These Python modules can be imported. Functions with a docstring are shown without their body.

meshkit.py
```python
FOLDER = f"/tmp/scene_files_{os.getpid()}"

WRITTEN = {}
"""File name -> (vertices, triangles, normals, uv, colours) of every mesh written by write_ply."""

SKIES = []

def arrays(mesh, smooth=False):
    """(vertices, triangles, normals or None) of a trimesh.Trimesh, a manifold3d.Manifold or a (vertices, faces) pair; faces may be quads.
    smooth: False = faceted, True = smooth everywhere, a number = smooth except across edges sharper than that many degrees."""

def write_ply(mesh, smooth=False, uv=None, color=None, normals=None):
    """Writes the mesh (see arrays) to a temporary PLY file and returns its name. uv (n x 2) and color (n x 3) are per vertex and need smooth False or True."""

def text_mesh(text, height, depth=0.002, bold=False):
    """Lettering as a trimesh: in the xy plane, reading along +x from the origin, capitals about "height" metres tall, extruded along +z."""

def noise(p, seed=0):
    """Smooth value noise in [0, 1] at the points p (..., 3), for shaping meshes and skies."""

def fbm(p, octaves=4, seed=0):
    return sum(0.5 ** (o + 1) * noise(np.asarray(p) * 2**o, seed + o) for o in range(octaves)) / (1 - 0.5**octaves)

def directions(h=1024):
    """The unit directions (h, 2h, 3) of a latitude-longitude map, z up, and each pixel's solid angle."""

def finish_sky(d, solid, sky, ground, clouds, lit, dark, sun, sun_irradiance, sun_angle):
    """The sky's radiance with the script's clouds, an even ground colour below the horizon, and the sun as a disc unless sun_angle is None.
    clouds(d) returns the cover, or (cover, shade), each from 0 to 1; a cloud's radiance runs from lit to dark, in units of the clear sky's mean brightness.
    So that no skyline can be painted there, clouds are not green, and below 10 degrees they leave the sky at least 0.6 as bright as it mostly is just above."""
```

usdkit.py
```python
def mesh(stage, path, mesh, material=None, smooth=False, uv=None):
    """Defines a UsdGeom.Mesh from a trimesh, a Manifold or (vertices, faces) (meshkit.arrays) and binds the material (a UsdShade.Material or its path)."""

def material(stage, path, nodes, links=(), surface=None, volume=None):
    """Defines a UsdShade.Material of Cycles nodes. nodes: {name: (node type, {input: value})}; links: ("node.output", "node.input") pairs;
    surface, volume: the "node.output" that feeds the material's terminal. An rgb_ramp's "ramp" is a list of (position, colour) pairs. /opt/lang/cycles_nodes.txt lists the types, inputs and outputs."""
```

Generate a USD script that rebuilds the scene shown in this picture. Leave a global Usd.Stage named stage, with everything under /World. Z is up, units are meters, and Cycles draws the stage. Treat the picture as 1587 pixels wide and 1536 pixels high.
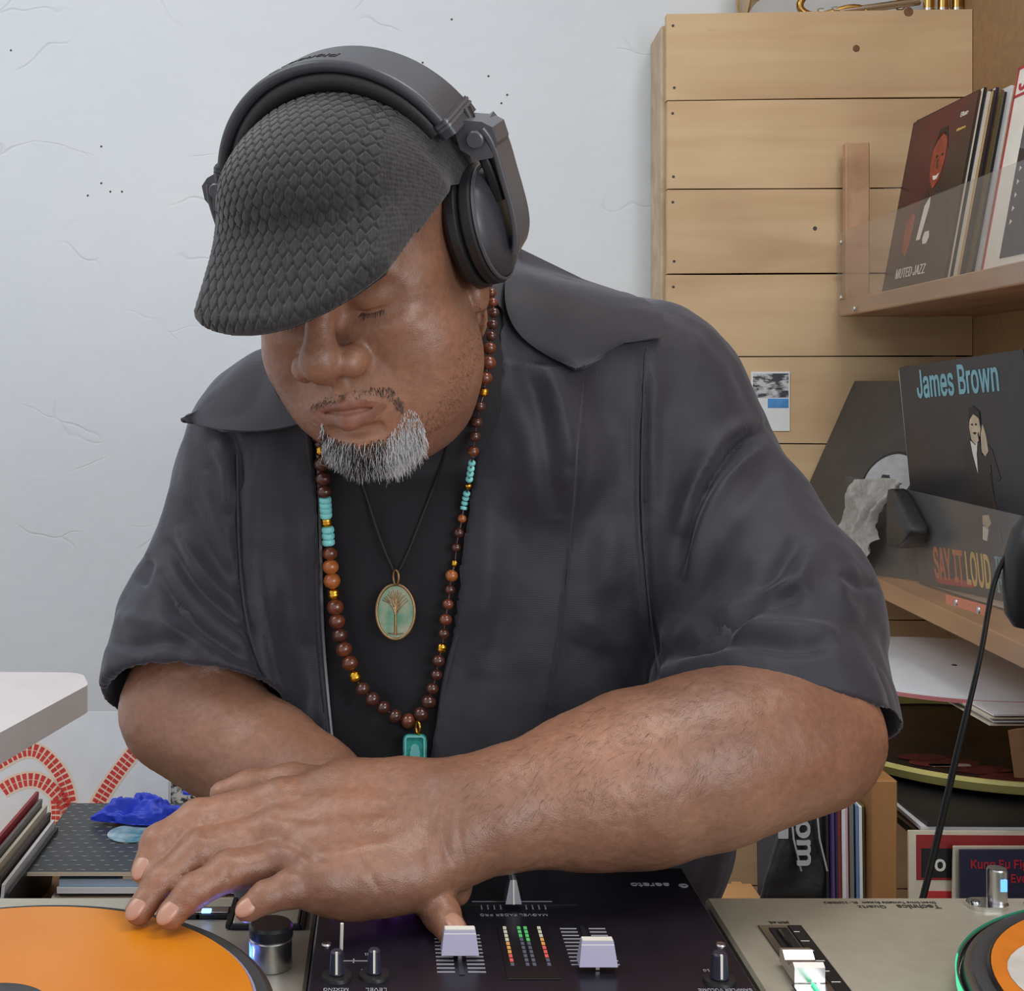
import math, sys
import numpy as np, trimesh
from scipy import ndimage
import shapely.geometry as sg
sys.path.insert(0, "/opt/lang")
import usdkit, meshkit
from pxr import Usd, UsdGeom, UsdShade, UsdLux, Gf, Sdf, Vt

stage = Usd.Stage.CreateInMemory()
UsdGeom.SetStageUpAxis(stage, UsdGeom.Tokens.z)
UsdGeom.SetStageMetersPerUnit(stage, 1.0)
UsdGeom.Xform.Define(stage, "/World")
UsdGeom.Scope.Define(stage, "/World/Looks")

# ---------------------------------------------------------------- camera, light, exposure
CZ = 1.36                                    # lens height
FP, U0, V0 = 2030.0, 600.0, 598.0            # focal length and principal point (photo pixels)
cam = UsdGeom.Camera.Define(stage, "/World/camera")
cam.AddTranslateOp().Set(Gf.Vec3d(0, 0, CZ))
cam.AddRotateXOp().Set(90.0)
HA = 36.0
cam.CreateHorizontalApertureAttr(HA)
cam.CreateVerticalApertureAttr(HA * 1536 / 1587)
cam.CreateFocalLengthAttr(FP / 1587 * HA)
cam.CreateHorizontalApertureOffsetAttr((793.5 - U0) / 1587 * HA)
cam.CreateVerticalApertureOffsetAttr(-(768 - V0) / 1587 * HA)
cam.CreateClippingRangeAttr(Gf.Vec2f(0.02, 50))
cam.CreateExposureAttr(0.0)

def area_light(name, pos, target, w, h, power, color):
    l = UsdLux.RectLight.Define(stage, "/World/" + name)
    l.CreateWidthAttr(w); l.CreateHeightAttr(h)
    l.CreateIntensityAttr(power); l.CreateColorAttr(Gf.Vec3f(*color))
    m = Gf.Matrix4d().SetLookAt(Gf.Vec3d(*pos), Gf.Vec3d(*target), Gf.Vec3d(0.02, 1, 0.03)).GetInverse()
    l.AddTransformOp().Set(m)
    return l
# ceiling panels of the shop and the daylight of its front window (behind and right of the lens)
area_light("ceiling_light", (0.95, 0.65, 3.0), (0.55, 1.3, 0), 1.3, 0.8, 8.2, (1.0, 0.95, 0.88))
area_light("ceiling_light_001", (-1.4, 0.9, 2.8), (-0.9, 1.9, 0), 1.2, 0.8, 4.2, (0.96, 0.98, 1.0))
area_light("shop_window_light", (1.3, -1.3, 1.75), (0.0, 1.2, 1.2), 1.2, 1.2, 5.6, (0.95, 0.97, 1.0))
dome = UsdLux.DomeLight.Define(stage, "/World/room_light")
dome.CreateIntensityAttr(0.235); dome.CreateColorAttr(Gf.Vec3f(0.93, 0.96, 1.0))

# ---------------------------------------------------------------- helpers
def P(u, v, d):
    """The point seen at photo pixel (u, v) at depth d."""
    return np.array([(u - U0) * d / FP, d, CZ - (v - V0) * d / FP])
def proj(w):
    w = np.asarray(w, float)
    return np.stack([U0 + FP * w[..., 0] / w[..., 1], V0 - FP * (w[..., 2] - CZ) / w[..., 1]], -1)
def on_z(u, v, z):
    """The point seen at (u, v) on the horizontal plane of height z."""
    return P(u, v, (CZ - z) * FP / (v - V0))

used = {}
def numbered(path):
    n = used.get(path, 0); used[path] = n + 1
    return path if n == 0 else "%s_%03d" % (path, n)

def tag(prim, label=None, cat=None, group=None, kind=None):
    p = prim.GetPrim() if hasattr(prim, "GetPrim") else prim
    for k, v in (("label", label), ("category", cat), ("group", group), ("kind", kind)):
        if v: p.SetCustomDataByKey(k, v)
    return p

class Thing:
    def __init__(self, name, label=None, cat=None, loc=(0, 0, 0), group=None, kind=None):
        self.path = numbered("/World/" + name)
        self.loc = np.array(loc, float)
        self.x = UsdGeom.Xform.Define(stage, self.path)
        self.x.AddTranslateOp().Set(Gf.Vec3d(*map(float, loc)))
        tag(self.x, label, cat, group, kind)
    def part(self, name, mesh, m, smooth=35, parent=None, label=None, kind=None):
        path = numbered((parent or self.path) + "/" + name)
        put(path, mesh, m, smooth, self.loc, label, kind)
        return path

def put(path, mesh, m, smooth, loc, label=None, kind=None):
    if isinstance(mesh, list): mesh = trimesh.util.concatenate(mesh)
    if hasattr(mesh, "to_mesh"):
        q = mesh.to_mesh(); mesh = trimesh.Trimesh(q.vert_properties[:, :3], q.tri_verts, process=False)
    if isinstance(mesh, tuple):
        v, f = np.asarray(mesh[0], float), np.asarray(mesh[1], int)
        if f.shape[1] == 4: f = np.vstack([f[:, [0, 1, 2]], f[:, [0, 2, 3]]])
        mesh = trimesh.Trimesh(v, f, process=False)
    mesh = trimesh.Trimesh(np.array(mesh.vertices) - np.asarray(loc), np.array(mesh.faces), process=False)
    p = usdkit.mesh(stage, path, mesh, m, smooth=smooth)
    if label or kind: tag(p, label, None, None, kind)
    return p

def single(name, mesh, m, label=None, cat=None, group=None, kind=None, smooth=35):
    path = numbered("/World/" + name)
    p = put(path, mesh, m, smooth, (0, 0, 0))
    tag(p, label, cat, group, kind)
    return path

def box(lo, hi, bev=0.0):
    lo, hi = np.minimum(lo, hi).astype(float), np.maximum(lo, hi).astype(float)
    if bev <= 0:
        m = trimesh.creation.box(hi - lo); m.apply_translation((lo + hi) / 2); return m
    bev = min(bev, 0.49 * (hi - lo).min())
    pts = []
    for s in np.ndindex(2, 2, 2):
        c = np.where(s, hi, lo); sg_ = np.where(s, -1, 1)
        for k in range(3):
            q = c + sg_ * bev; q[k] = c[k]; pts.append(q)
    return trimesh.convex.convex_hull(np.array(pts))

def xf(m, ex, ey, ez, o):
    """Moves a mesh of local axes x, y, z onto ex, ey, ez at o."""
    m = m.copy(); v = np.array(m.vertices)
    m.vertices = v[:, :1] * np.asarray(ex) + v[:, 1:2] * np.asarray(ey) + v[:, 2:3] * np.asarray(ez) + np.asarray(o)
    if np.dot(np.cross(ex, ey), ez) < 0: m.invert()
    return m
def unit(a):
    a = np.asarray(a, float); return a / np.linalg.norm(a)
def hexa(c):
    """A box from 8 corners: 4 of the front (counter-clockwise), then 4 of the back."""
    c = np.asarray(c, float)
    f = [[0, 1, 2, 3], [7, 6, 5, 4], [0, 4, 5, 1], [1, 5, 6, 2], [2, 6, 7, 3], [3, 7, 4, 0]]
    f = np.array(f); m = trimesh.Trimesh(c, np.vstack([f[:, [0, 1, 2]], f[:, [0, 2, 3]]]), process=False)
    m.fix_normals(); return m
def tube(pts, r, n=10, closed=False, caps=True):
    p = np.asarray(pts, float); r = np.broadcast_to(r, len(p)).astype(float)
    t = np.roll(p, -1, 0) - np.roll(p, 1, 0) if closed else np.gradient(p, axis=0)
    t /= np.linalg.norm(t, axis=1, keepdims=True) + 1e-12
    a = np.zeros_like(p); ref = np.array([0, 0, 1.0]) if abs(t[0, 2]) < .9 else np.array([1.0, 0, 0])
    a[0] = unit(np.cross(t[0], ref))
    for i in range(1, len(p)): a[i] = unit(a[i - 1] - t[i] * np.dot(a[i - 1], t[i]))
    b = np.cross(t, a); ang = np.arange(n) * 2 * np.pi / n
    v = (p[:, None] + r[:, None, None] * (np.cos(ang)[None, :, None] * a[:, None] + np.sin(ang)[None, :, None] * b[:, None])).reshape(-1, 3)
    m = len(p); f = []
    for i in range(m if closed else m - 1):
        j = (i + 1) % m
        for k in range(n):
            q = (k + 1) % n
            f += [[i * n + k, j * n + q, i * n + q], [i * n + k, j * n + k, j * n + q]]
    if caps and not closed:
        v = np.vstack([v, p[0], p[-1]]); c0, c1 = len(v) - 2, len(v) - 1
        for k in range(n):
            q = (k + 1) % n
            f += [[c0, k, q], [c1, (m - 1) * n + q, (m - 1) * n + k]]
    m_ = trimesh.Trimesh(v, f, process=False)
    if m_.volume < 0: m_.invert()
    return m_
def smooth_path(pts, n=60):
    from scipy.interpolate import CubicSpline
    p = np.asarray(pts, float); t = np.r_[0, np.cumsum(np.linalg.norm(np.diff(p[:, :3], axis=0), axis=1))]
    return CubicSpline(t, p)(np.linspace(0, t[-1], n))
def lathe(prof, n=48, o=(0, 0, 0), ez=(0, 0, 1)):
    """Revolves (r, z) about the axis ez through o."""
    prof = np.asarray(prof, float)
    m = trimesh.creation.revolve(prof, sections=n)
    ez = unit(ez); ex = unit(np.cross(ez, [0.31, 0.2, 0.93] if abs(ez[2]) < .9 else [0, 1, 0])); ey = np.cross(ez, ex)
    m = xf(m, ex, ey, ez, o)
    if m.volume < 0: m.invert()
    return m
def extrude(poly, h):
    return trimesh.creation.extrude_polygon(sg.Polygon(poly) if not hasattr(poly, "geom_type") else poly, h)
def rrect(w, h, r, n=6):
    return sg.box(-w / 2 + r, -h / 2 + r, w / 2 - r, h / 2 - r).buffer(r, quad_segs=n)
def text(s, h, o, ex, ey, depth=0.0006, bold=False, width=None, center=False):
    m = meshkit.text_mesh(s, h, depth, bold)
    if width: m.apply_scale([width / (m.bounds[1][0] - m.bounds[0][0]), 1, 1])
    if center: m.apply_translation([-(m.bounds[0][0] + m.bounds[1][0]) / 2, 0, 0])
    ex, ey = unit(ex), unit(ey)
    return xf(m, ex, ey, np.cross(ex, ey), o)

def sheet(pts, t=.0, flip=False):
    h, w = pts.shape[:2]; i = np.arange(h * w).reshape(h, w)
    f = np.stack([i[:-1, :-1], i[:-1, 1:], i[1:, 1:], i[1:, :-1]], -1).reshape(-1, 4)
    v = pts.reshape(-1, 3)
    if t > 0:
        m = trimesh.Trimesh(v, np.vstack([f[:, [0, 1, 2]], f[:, [0, 2, 3]]]), process=False)
        n = meshkit.arrays(m, True)[2]
        if flip: n = -n
        v2 = v - n * t; k = h * w
        e = np.r_[i[0, :], i[1:, -1], i[-1, -2::-1], i[-2:0:-1, 0]]; en = np.roll(e, -1)
        q = np.stack([e, e + k, en + k, en], -1)
        f = np.vstack([f, f[:, ::-1] + k, q]); v = np.vstack([v, v2])
        m = trimesh.Trimesh(v, np.vstack([f[:, [0, 1, 2]], f[:, [0, 2, 3]]]), process=False)
        if m.volume < 0: m.invert()
        return m
    return trimesh.Trimesh(v, np.vstack([f[:, [0, 1, 2]], f[:, [0, 2, 3]]]), process=False)
# ---------------------------------------------------------------- materials
def srgb(r, g, b):
    c = np.array([r, g, b]) / 255.0
    return tuple(np.where(c < .04045, c / 12.92, ((c + .055) / 1.055) ** 2.4))
def mat(name, color, rough=0.5, metal=0.0, spec=0.5, var=0.0, scale=20, color2=None, bump=0.0, bscale=200, bdist=0.001,
        emit=None, strength=1.0, sheen=0.0, coat=0.0, sss=0.0, stretch=(1, 1, 1), ramp=(0.35, 0.65), detail=4, ior=1.5, trans=0.0, alpha=1.0):
    n = {"p": ("principled_bsdf", {"base_color": color, "roughness": rough, "metallic": metal, "specular_ior_level": spec, "ior": ior,
         "sheen_weight": sheen, "sheen_roughness": 0.4, "coat_weight": coat, "coat_roughness": 0.1, "subsurface_weight": sss,
         "subsurface_radius": (1.0, 0.35, 0.2), "subsurface_scale": 0.006, "transmission_weight": trans, "alpha": alpha})}
    l = []
    if emit is not None: n["p"][1].update({"emission_color": emit, "emission_strength": strength})
    if var > 0 or color2 is not None:
        c2 = color2 if color2 is not None else tuple(np.clip(np.array(color) * (1 - var), 0, 1))
        c1 = color if color2 is not None else tuple(np.clip(np.array(color) * (1 + var), 0, 1))
        n["tc"] = ("texture_coordinate", {}); n["mp"] = ("mapping", {"scale": stretch})
        n["n"] = ("noise_texture", {"scale": scale, "detail": detail, "roughness": 0.6})
        n["r"] = ("rgb_ramp", {"ramp": [(ramp[0], c2), (ramp[1], c1)]})
        l += [("tc.object", "mp.vector"), ("mp.vector", "n.vector"), ("n.fac", "r.fac"), ("r.color", "p.base_color")]
    if bump > 0:
        n["tc2"] = ("texture_coordinate", {}); n["mp2"] = ("mapping", {"scale": stretch})
        n["n2"] = ("noise_texture", {"scale": bscale, "detail": 4.0})
        n["b"] = ("bump", {"strength": bump, "distance": bdist})
        l += [("tc2.object", "mp2.vector"), ("mp2.vector", "n2.vector"), ("n2.fac", "b.height"), ("b.normal", "p.normal")]
    return usdkit.material(stage, "/World/Looks/" + name, n, l, surface="p.BSDF")
M = {}
def mk(name, *a, **k):
    M[name] = mat(name, *a, **k); return M[name]
# ---------------------------------------------------------------- the room
TH = math.atan(103 / FP)                      # the room stands turned by 2.9 degrees to the lens
RX, RY = np.array([math.cos(TH), -math.sin(TH), 0]), np.array([math.sin(TH), math.cos(TH), 0])
def room(a, b, z): return a * RX + b * RY + np.array([0, 0, z])
def on_b(u, v, b):
    r = P(u, v, 1.0) - [0, 0, CZ]; return r * (b / r.dot(RY)) + [0, 0, CZ]
def on_a(u, v, a):
    r = P(u, v, 1.0) - [0, 0, CZ]; return r * (a / r.dot(RX)) + [0, 0, CZ]
def rbox(a0, a1, b0, b1, z0, z1, bev=0.0):
    return xf(box((a0, b0, z0), (a1, b1, z1), bev), RX, RY, (0, 0, 1), (0, 0, 0))
Z_ = np.array([0, 0, 1.0])

def wall_material():
    n = {"tc": ("texture_coordinate", {}), "n1": ("noise_texture", {"scale": 1.6, "detail": 4.0}),
         "r1": ("rgb_ramp", {"ramp": [(.3, (.605, .65, .70)), (.7, (.675, .705, .73))]}),
         "n2": ("noise_texture", {"scale": 3.0, "detail": 3.0}), "warp": ("vector_math", {"math_type": "multiply_add", "vector2": (.35, .35, .35)}),
         "mp": ("mapping", {"scale": (1.0, 1.0, 2.1)}),
         "v": ("voronoi_texture", {"feature": "distance_to_edge", "scale": 3.1}),
         "rc": ("rgb_ramp", {"ramp": [(0, (1, 1, 1)), (.006, (.55, .55, .55)), (.014, (0, 0, 0))]}),
         "n3": ("noise_texture", {"scale": 5.0, "detail": 2.0}), "rm": ("rgb_ramp", {"ramp": [(.55, (0, 0, 0)), (.66, (1, 1, 1))]}),
         "mk": ("mix", {"mix_type": "multiply", "fac": 1.0}),
         "dk": ("math", {"math_type": "multiply", "value2": .20}),
         "mx": ("mix", {"mix_type": "mix", "color2": (.33, .33, .36)}),
         "n4": ("noise_texture", {"scale": 26.0, "detail": 5.0}), "n5": ("noise_texture", {"scale": 4.5, "detail": 3.0}),
         "ad": ("math", {"math_type": "multiply_add", "value2": 2.2}),
         "hs": ("math", {"math_type": "subtract"}), "bw": ("rgb_to_bw", {}),
         "b": ("bump", {"strength": .26, "distance": .005}),
         "p": ("principled_bsdf", {"roughness": .62, "specular_ior_level": .35})}
    l = [("tc.object", "n1.vector"), ("n1.fac", "r1.fac"), ("tc.object", "n2.vector"), ("n2.color", "warp.vector1"), ("tc.object", "warp.vector3"),
         ("warp.vector", "mp.vector"), ("mp.vector", "v.vector"), ("v.distance", "rc.fac"), ("tc.object", "n3.vector"), ("n3.fac", "rm.fac"), ("rc.color", "mk.color1"), ("rm.color", "mk.color2"),
         ("mk.color", "bw.color"), ("bw.val", "dk.value1"), ("dk.value", "mx.fac"), ("r1.color", "mx.color1"), ("mx.color", "p.base_color"),
         ("tc.object", "n4.vector"), ("tc.object", "n5.vector"), ("n5.fac", "ad.value1"), ("n4.fac", "ad.value3"), ("ad.value", "hs.value1"), ("bw.val", "hs.value2"),
         ("hs.value", "b.height"), ("b.normal", "p.normal")]
    return usdkit.material(stage, "/World/Looks/plaster", n, l, surface="p.BSDF")
M["plaster"] = wall_material()

def wood(name, c1, c2, scale=(2.2, 22, 22), rough=.55, knots=True):
    """Grain along the local x of the object."""
    n = {"tc": ("texture_coordinate", {}), "mp": ("mapping", {"scale": scale}), "oi": ("object_info", {}),
         "off": ("vector_math", {"math_type": "multiply_add", "vector2": (7.3, 3.1, 5.7)}),
         "n": ("noise_texture", {"scale": 1.0, "detail": 6.0, "distortion": .6}),
         "r": ("rgb_ramp", {"ramp": [(.28, c2), (.62, c1)]}),
         "n2": ("noise_texture", {"scale": 3.0, "detail": 3.0}), "r2": ("rgb_ramp", {"ramp": [(.35, (.84, .80, .76)), (.65, (1.04, 1.02, 1.0))]}),
         "m": ("mix", {"mix_type": "multiply", "fac": 1.0}),
         "v": ("voronoi_texture", {"feature": "f1", "scale": 4.2}), "rv": ("rgb_ramp", {"ramp": [(0, (.42, .28, .18)), (.035, (.62, .46, .34)), (.07, (1, 1, 1))]}),
         "mpv": ("mapping", {"scale": (.9, 1.7, 1.7)}),
         "m2": ("mix", {"mix_type": "multiply", "fac": .75 if knots else 0.0}),
         "b": ("bump", {"strength": .2, "distance": .001}), "p": ("principled_bsdf", {"roughness": rough, "specular_ior_level": .35})}
    l = [("oi.random", "off.vector1"), ("tc.object", "off.vector3"), ("off.vector", "mp.vector"), ("mp.vector", "n.vector"), ("n.fac", "r.fac"), ("off.vector", "n2.vector"), ("n2.fac", "r2.fac"),
         ("r.color", "m.color1"), ("r2.color", "m.color2"), ("off.vector", "mpv.vector"), ("mpv.vector", "v.vector"), ("v.distance", "rv.fac"), ("m.color", "m2.color1"), ("rv.color", "m2.color2"),
         ("m2.color", "p.base_color"), ("n.fac", "b.height"), ("b.normal", "p.normal")]
    M[name] = usdkit.material(stage, "/World/Looks/" + name, n, l, surface="p.BSDF")
wood("pine", srgb(214, 188, 150), srgb(199, 168, 130))
wood("pine_end", srgb(206, 186, 158), srgb(184, 160, 130), knots=False)
wood("shelf_wood", srgb(192, 156, 124), srgb(168, 130, 100), scale=(22, 2.2, 22), knots=False)
wood("orange_wood", srgb(224, 170, 104), srgb(206, 148, 84), scale=(22, 2.2, 22), knots=False)
mk("hardboard", srgb(158, 124, 88), .7, var=.08, scale=60, spec=.2)
mk("floor_grey", srgb(112, 104, 96), .6, var=.15, scale=6)
mk("screw_steel", (.62, .62, .62), .3, 1.0)
mk("nail_dark", (.06, .05, .045), .6)
def acrylic(name, tint, haze, shine, rough):
    n = {"t": ("transparent_bsdf", {"color": tint}), "d": ("diffuse_bsdf", {"color": (.62, .62, .63)}), "g": ("glossy_bsdf", {"color": (1, 1, 1), "roughness": rough}),
         "w": ("layer_weight", {"blend": .25}), "pw": ("math", {"math_type": "multiply", "value2": shine}), "m0": ("mix_closure", {"fac": haze}), "m": ("mix_closure", {})}
    M[name] = usdkit.material(stage, "/World/Looks/" + name, n, [("t.BSDF", "m0.closure1"), ("d.BSDF", "m0.closure2"), ("w.facing", "pw.value1"), ("pw.value", "m.fac"), ("m0.closure", "m.closure1"), ("g.BSDF", "m.closure2")], surface="m.closure")
acrylic("acrylic", (.93, .92, .91), .07, .16, .15)

B_WALL, B_PLANK = 2.42, 2.28
ap0 = on_b(1033, 300, B_PLANK).dot(RX); ap1 = on_b(1508, 300, B_PLANK).dot(RX)      # panel's ends
A_WALL = ap1
single("floor", rbox(-2.6, A_WALL + .1, -2.2, B_WALL + .1, -.06, 0), M["floor_grey"], "grey shop floor", "floor", kind="structure")
wb = Thing("wall_back", "rough bluish white plaster wall behind the man", "wall", (0, 0, 0), kind="structure")
wb.part("plaster", rbox(-2.6, A_WALL + .1, B_WALL, B_WALL + .1, 0, 3.3), M["plaster"], False)
single("wall_right", rbox(A_WALL, A_WALL + .06, .6, B_WALL, 0, 2.9), M["hardboard"], "brown hardboard side wall carrying the record shelves", "wall", kind="structure")

# plank panel: boards nailed to a stud frame in the corner
pan = Thing("plank_panel", "pale pine panel of wide horizontal boards standing in the corner behind the man", "panel", room(ap0, B_PLANK, 0))
edges = [on_b(1260, v, B_PLANK)[2] for v in (17, 153.5, 292, 424, 552.5, 688, 826, 960)]
while edges[-1] > .17: edges.append(edges[-1] - .153)
edges.append(0.0)
rng = np.random.default_rng(3)
def plank_edge(a0, a1, z0, z1, wob):
    """A board with a slightly wavy sawn outline."""
    xs = np.linspace(a0, a1, 9)
    top = [(x, z1 - .0007 - wob * .0005 * (1 + math.sin(7 * x + z1 * 31))) for x in xs]
    bot = [(x, z0 + .0007 + wob * .0005 * (1 + math.cos(9 * x + z0 * 17))) for x in xs[::-1]]
    m = extrude(top + bot, .02)
    return xf(m, RX, Z_, -RY, B_PLANK * RY + .02 * RY)
for i in range(len(edges) - 1):
    z1, z0 = edges[i], edges[i + 1]
    if z1 - z0 < .01: continue
    pth = pan.part("plank", plank_edge(ap0 + rng.uniform(0, .003), ap1 - .001, z0, z1, 1.0), M["pine"], smooth=False)
    for zz in (z1 - .022, z0 + .022):
        nail = lathe([(0, 0), (.0026, 0), (.0026, .0012), (0, .0016)], 8, room(ap0 + .012 + rng.uniform(-.002, .002), B_PLANK + .001, zz), -RY)
        pan.part("nail", nail, M["nail_dark"], smooth=False)
pan.part("stud", rbox(ap0 - .006, ap0 + .034, B_PLANK + .0205, B_WALL, 0, edges[0] - .016, .002), M["pine_end"], smooth=False)
pan.part("stud", rbox(ap1 - .06, ap1 - .02, B_PLANK + .0205, B_WALL, 0, edges[0] - .03, .002), M["pine_end"], smooth=False)
pan.part("top_rail", rbox(ap0 + .036, ap1 - .062, B_PLANK + .0205, B_WALL - .03, edges[0] - .05, edges[0] - .008, .002), M["pine_end"], smooth=False)
mk("knot_brown", srgb(112, 76, 52), .7, var=.3, scale=200)
for (u, v, r) in ((1263, 354, .0035), (1408, 18, .008), (1327, 75, .006)):
    c = on_b(u, v, B_PLANK - .0004)
    m = lathe([(0, 0), (r, 0), (r * .9, .0005), (0, .0006)], 14, c, -RY); pan.part("knot", m, M["knot_brown"] if v < 300 else M["nail_dark"], smooth=False)

# loose nails and holes in the plaster
for k, (u, v) in enumerate([(17, 78), (157, 227), (157, 284), (189, 297), (136, 303), (171, 297), (655, 97), (757, 118), (786, 147), (777, 160), (700, 30)]):
    c = on_b(u, v, B_WALL)
    wb.part("nail_mark", lathe([(0, 0), (.0021, 0), (.0016, .001), (0, .0014)], 8, c, -RY), M["nail_dark"], smooth=False)
c = on_b(1012, 384, B_WALL); 
single("nail", tube([c, c + .012 * RX - .05 * RY + .002 * Z_], .0016, 8), M["screw_steel"], "thin bent nail sticking out of the wall beside the plank panel", "nail", smooth=False)

# small photo stuck on the planks behind the shoulder
ph = Thing("pinned_photo", "small colour photo print pinned to the planks above the man's shoulder", "photo", on_b(1195, 655, B_PLANK))
mk("photo_white", srgb(226, 228, 230), .5, var=.05)
mk("photo_bw", srgb(200, 202, 205), .4, color2=srgb(52, 56, 62), scale=34, stretch=(1, 1, 2.6), ramp=(.44, .56))
mk("photo_blue", srgb(70, 140, 205), .4, var=.3, scale=60)
def quad_on_b(u0, v0, u1, v1, b, t=.0012):
    p = [on_b(u0, v1, b), on_b(u1, v1, b), on_b(u1, v0, b), on_b(u0, v0, b)]
    return hexa([q for q in p] + [q + RY * t for q in p])
ph.part("paper", quad_on_b(1164, 576, 1224, 668, B_PLANK - .0016, .0014), M["photo_white"], False)
ph.part("print", quad_on_b(1167, 579, 1222, 616, B_PLANK - .0022, .0006), M["photo_bw"], False, label="grey printed street scene")
ph.part("print", quad_on_b(1190, 618, 1222, 632, B_PLANK - .0022, .0006), M["photo_blue"], False, label="blue printed strip")

# ---------------------------------------------------------------- trumpet lying on top of the panel
mk("brass", srgb(196, 158, 92), .22, 1.0, var=.12, scale=30)
mk("silver_plate", srgb(200, 196, 186), .18, 1.0)
def pb(u, v, b=B_PLANK + .05): return on_b(u, v, b)
zt = edges[0] + .0
tr = Thing("trumpet", "brass trumpet with silver valve caps lying on top of the plank panel", "trumpet", pb(1330, 12))
B0 = B_PLANK + .055
def tp(u, h, db=0.0): q = pb(u, 10, B0 + db); return np.array([q[0], q[1], zt + h])
# bell
bell = smooth_path([np.r_[tp(1154, .062), .061], np.r_[tp(1159, .062), .052], np.r_[tp(1168, .062), .036], np.r_[tp(1185, .062), .022], np.r_[tp(1220, .062), .013], np.r_[tp(1300, .062), .0085], np.r_[tp(1420, .062), .0065], np.r_[tp(1520, .062), .006]], 60)
tr.part("bell", tube(bell[:, :3], bell[:, 3], 40), M["brass"], 50)
tr.part("bell_rim", tube([tp(1154, .062) + .061 * (math.cos(a) * Z_ + math.sin(a) * RY) for a in np.linspace(0, 2 * np.pi, 49)[:-1]], .0016, 8, closed=True), M["brass"])
tr.part("tuning_slide", tube(smooth_path([tp(1345, .012), tp(1290, .012), tp(1252, .010), tp(1240, .022), tp(1246, .040), tp(1262, .046), tp(1320, .046), tp(1400, .046)], 50), .0066, 14), M["brass"], 50)
tr.part("slide_tube", tube([tp(1300, .012), tp(1425, .030)], .0072, 14), M["silver_plate"], 50)
tr.part("water_key", tube([tp(1243, .008), tp(1238, .015), tp(1244, .02)], .0022, 8), M["silver_plate"])
for u in (1268, 1290): tr.part("ferrule", tube([tp(u, .0115 + (u - 1268) * .0001), tp(u + 7, .0122 + (u - 1268) * .0001)], .0088, 16), M["silver_plate"])
tr.part("lead_pipe", tube([tp(1330, .046), tp(1570, .050)], .0062, 14), M["brass"], 50)
tr.part("mouthpiece", lathe([(0, 0), (.005, 0), (.0055, .045), (.013, .065), (.0135, .072), (.010, .073), (0, .06)], 24, tp(1560, .050), RX), M["silver_plate"])
for k, u in enumerate((1440, 1462, 1484)):
    tr.part("valve_casing", tube([tp(u, .012, -.014), tp(u, .10, -.014)], .0098, 20), M["brass"], 50)
    tr.part("valve_cap", lathe([(0, 0), (.0085, 0), (.0106, .002), (.0106, .012), (0, .012)], 20, tp(u, .0005, -.014), Z_), M["silver_plate"])
    tr.part("valve_button", lathe([(0, 0), (.003, 0), (.003, .02), (.008, .021), (.008, .025), (0, .025)], 16, tp(u, .10, -.014), Z_), M["silver_plate"])
tr.part("finger_ring", tube([tp(1395, .024) + .009 * (math.cos(a) * Z_ + math.sin(a) * RX) for a in np.linspace(0, 2 * np.pi, 25)[:-1]], .0014, 6, closed=True), M["brass"])

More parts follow.
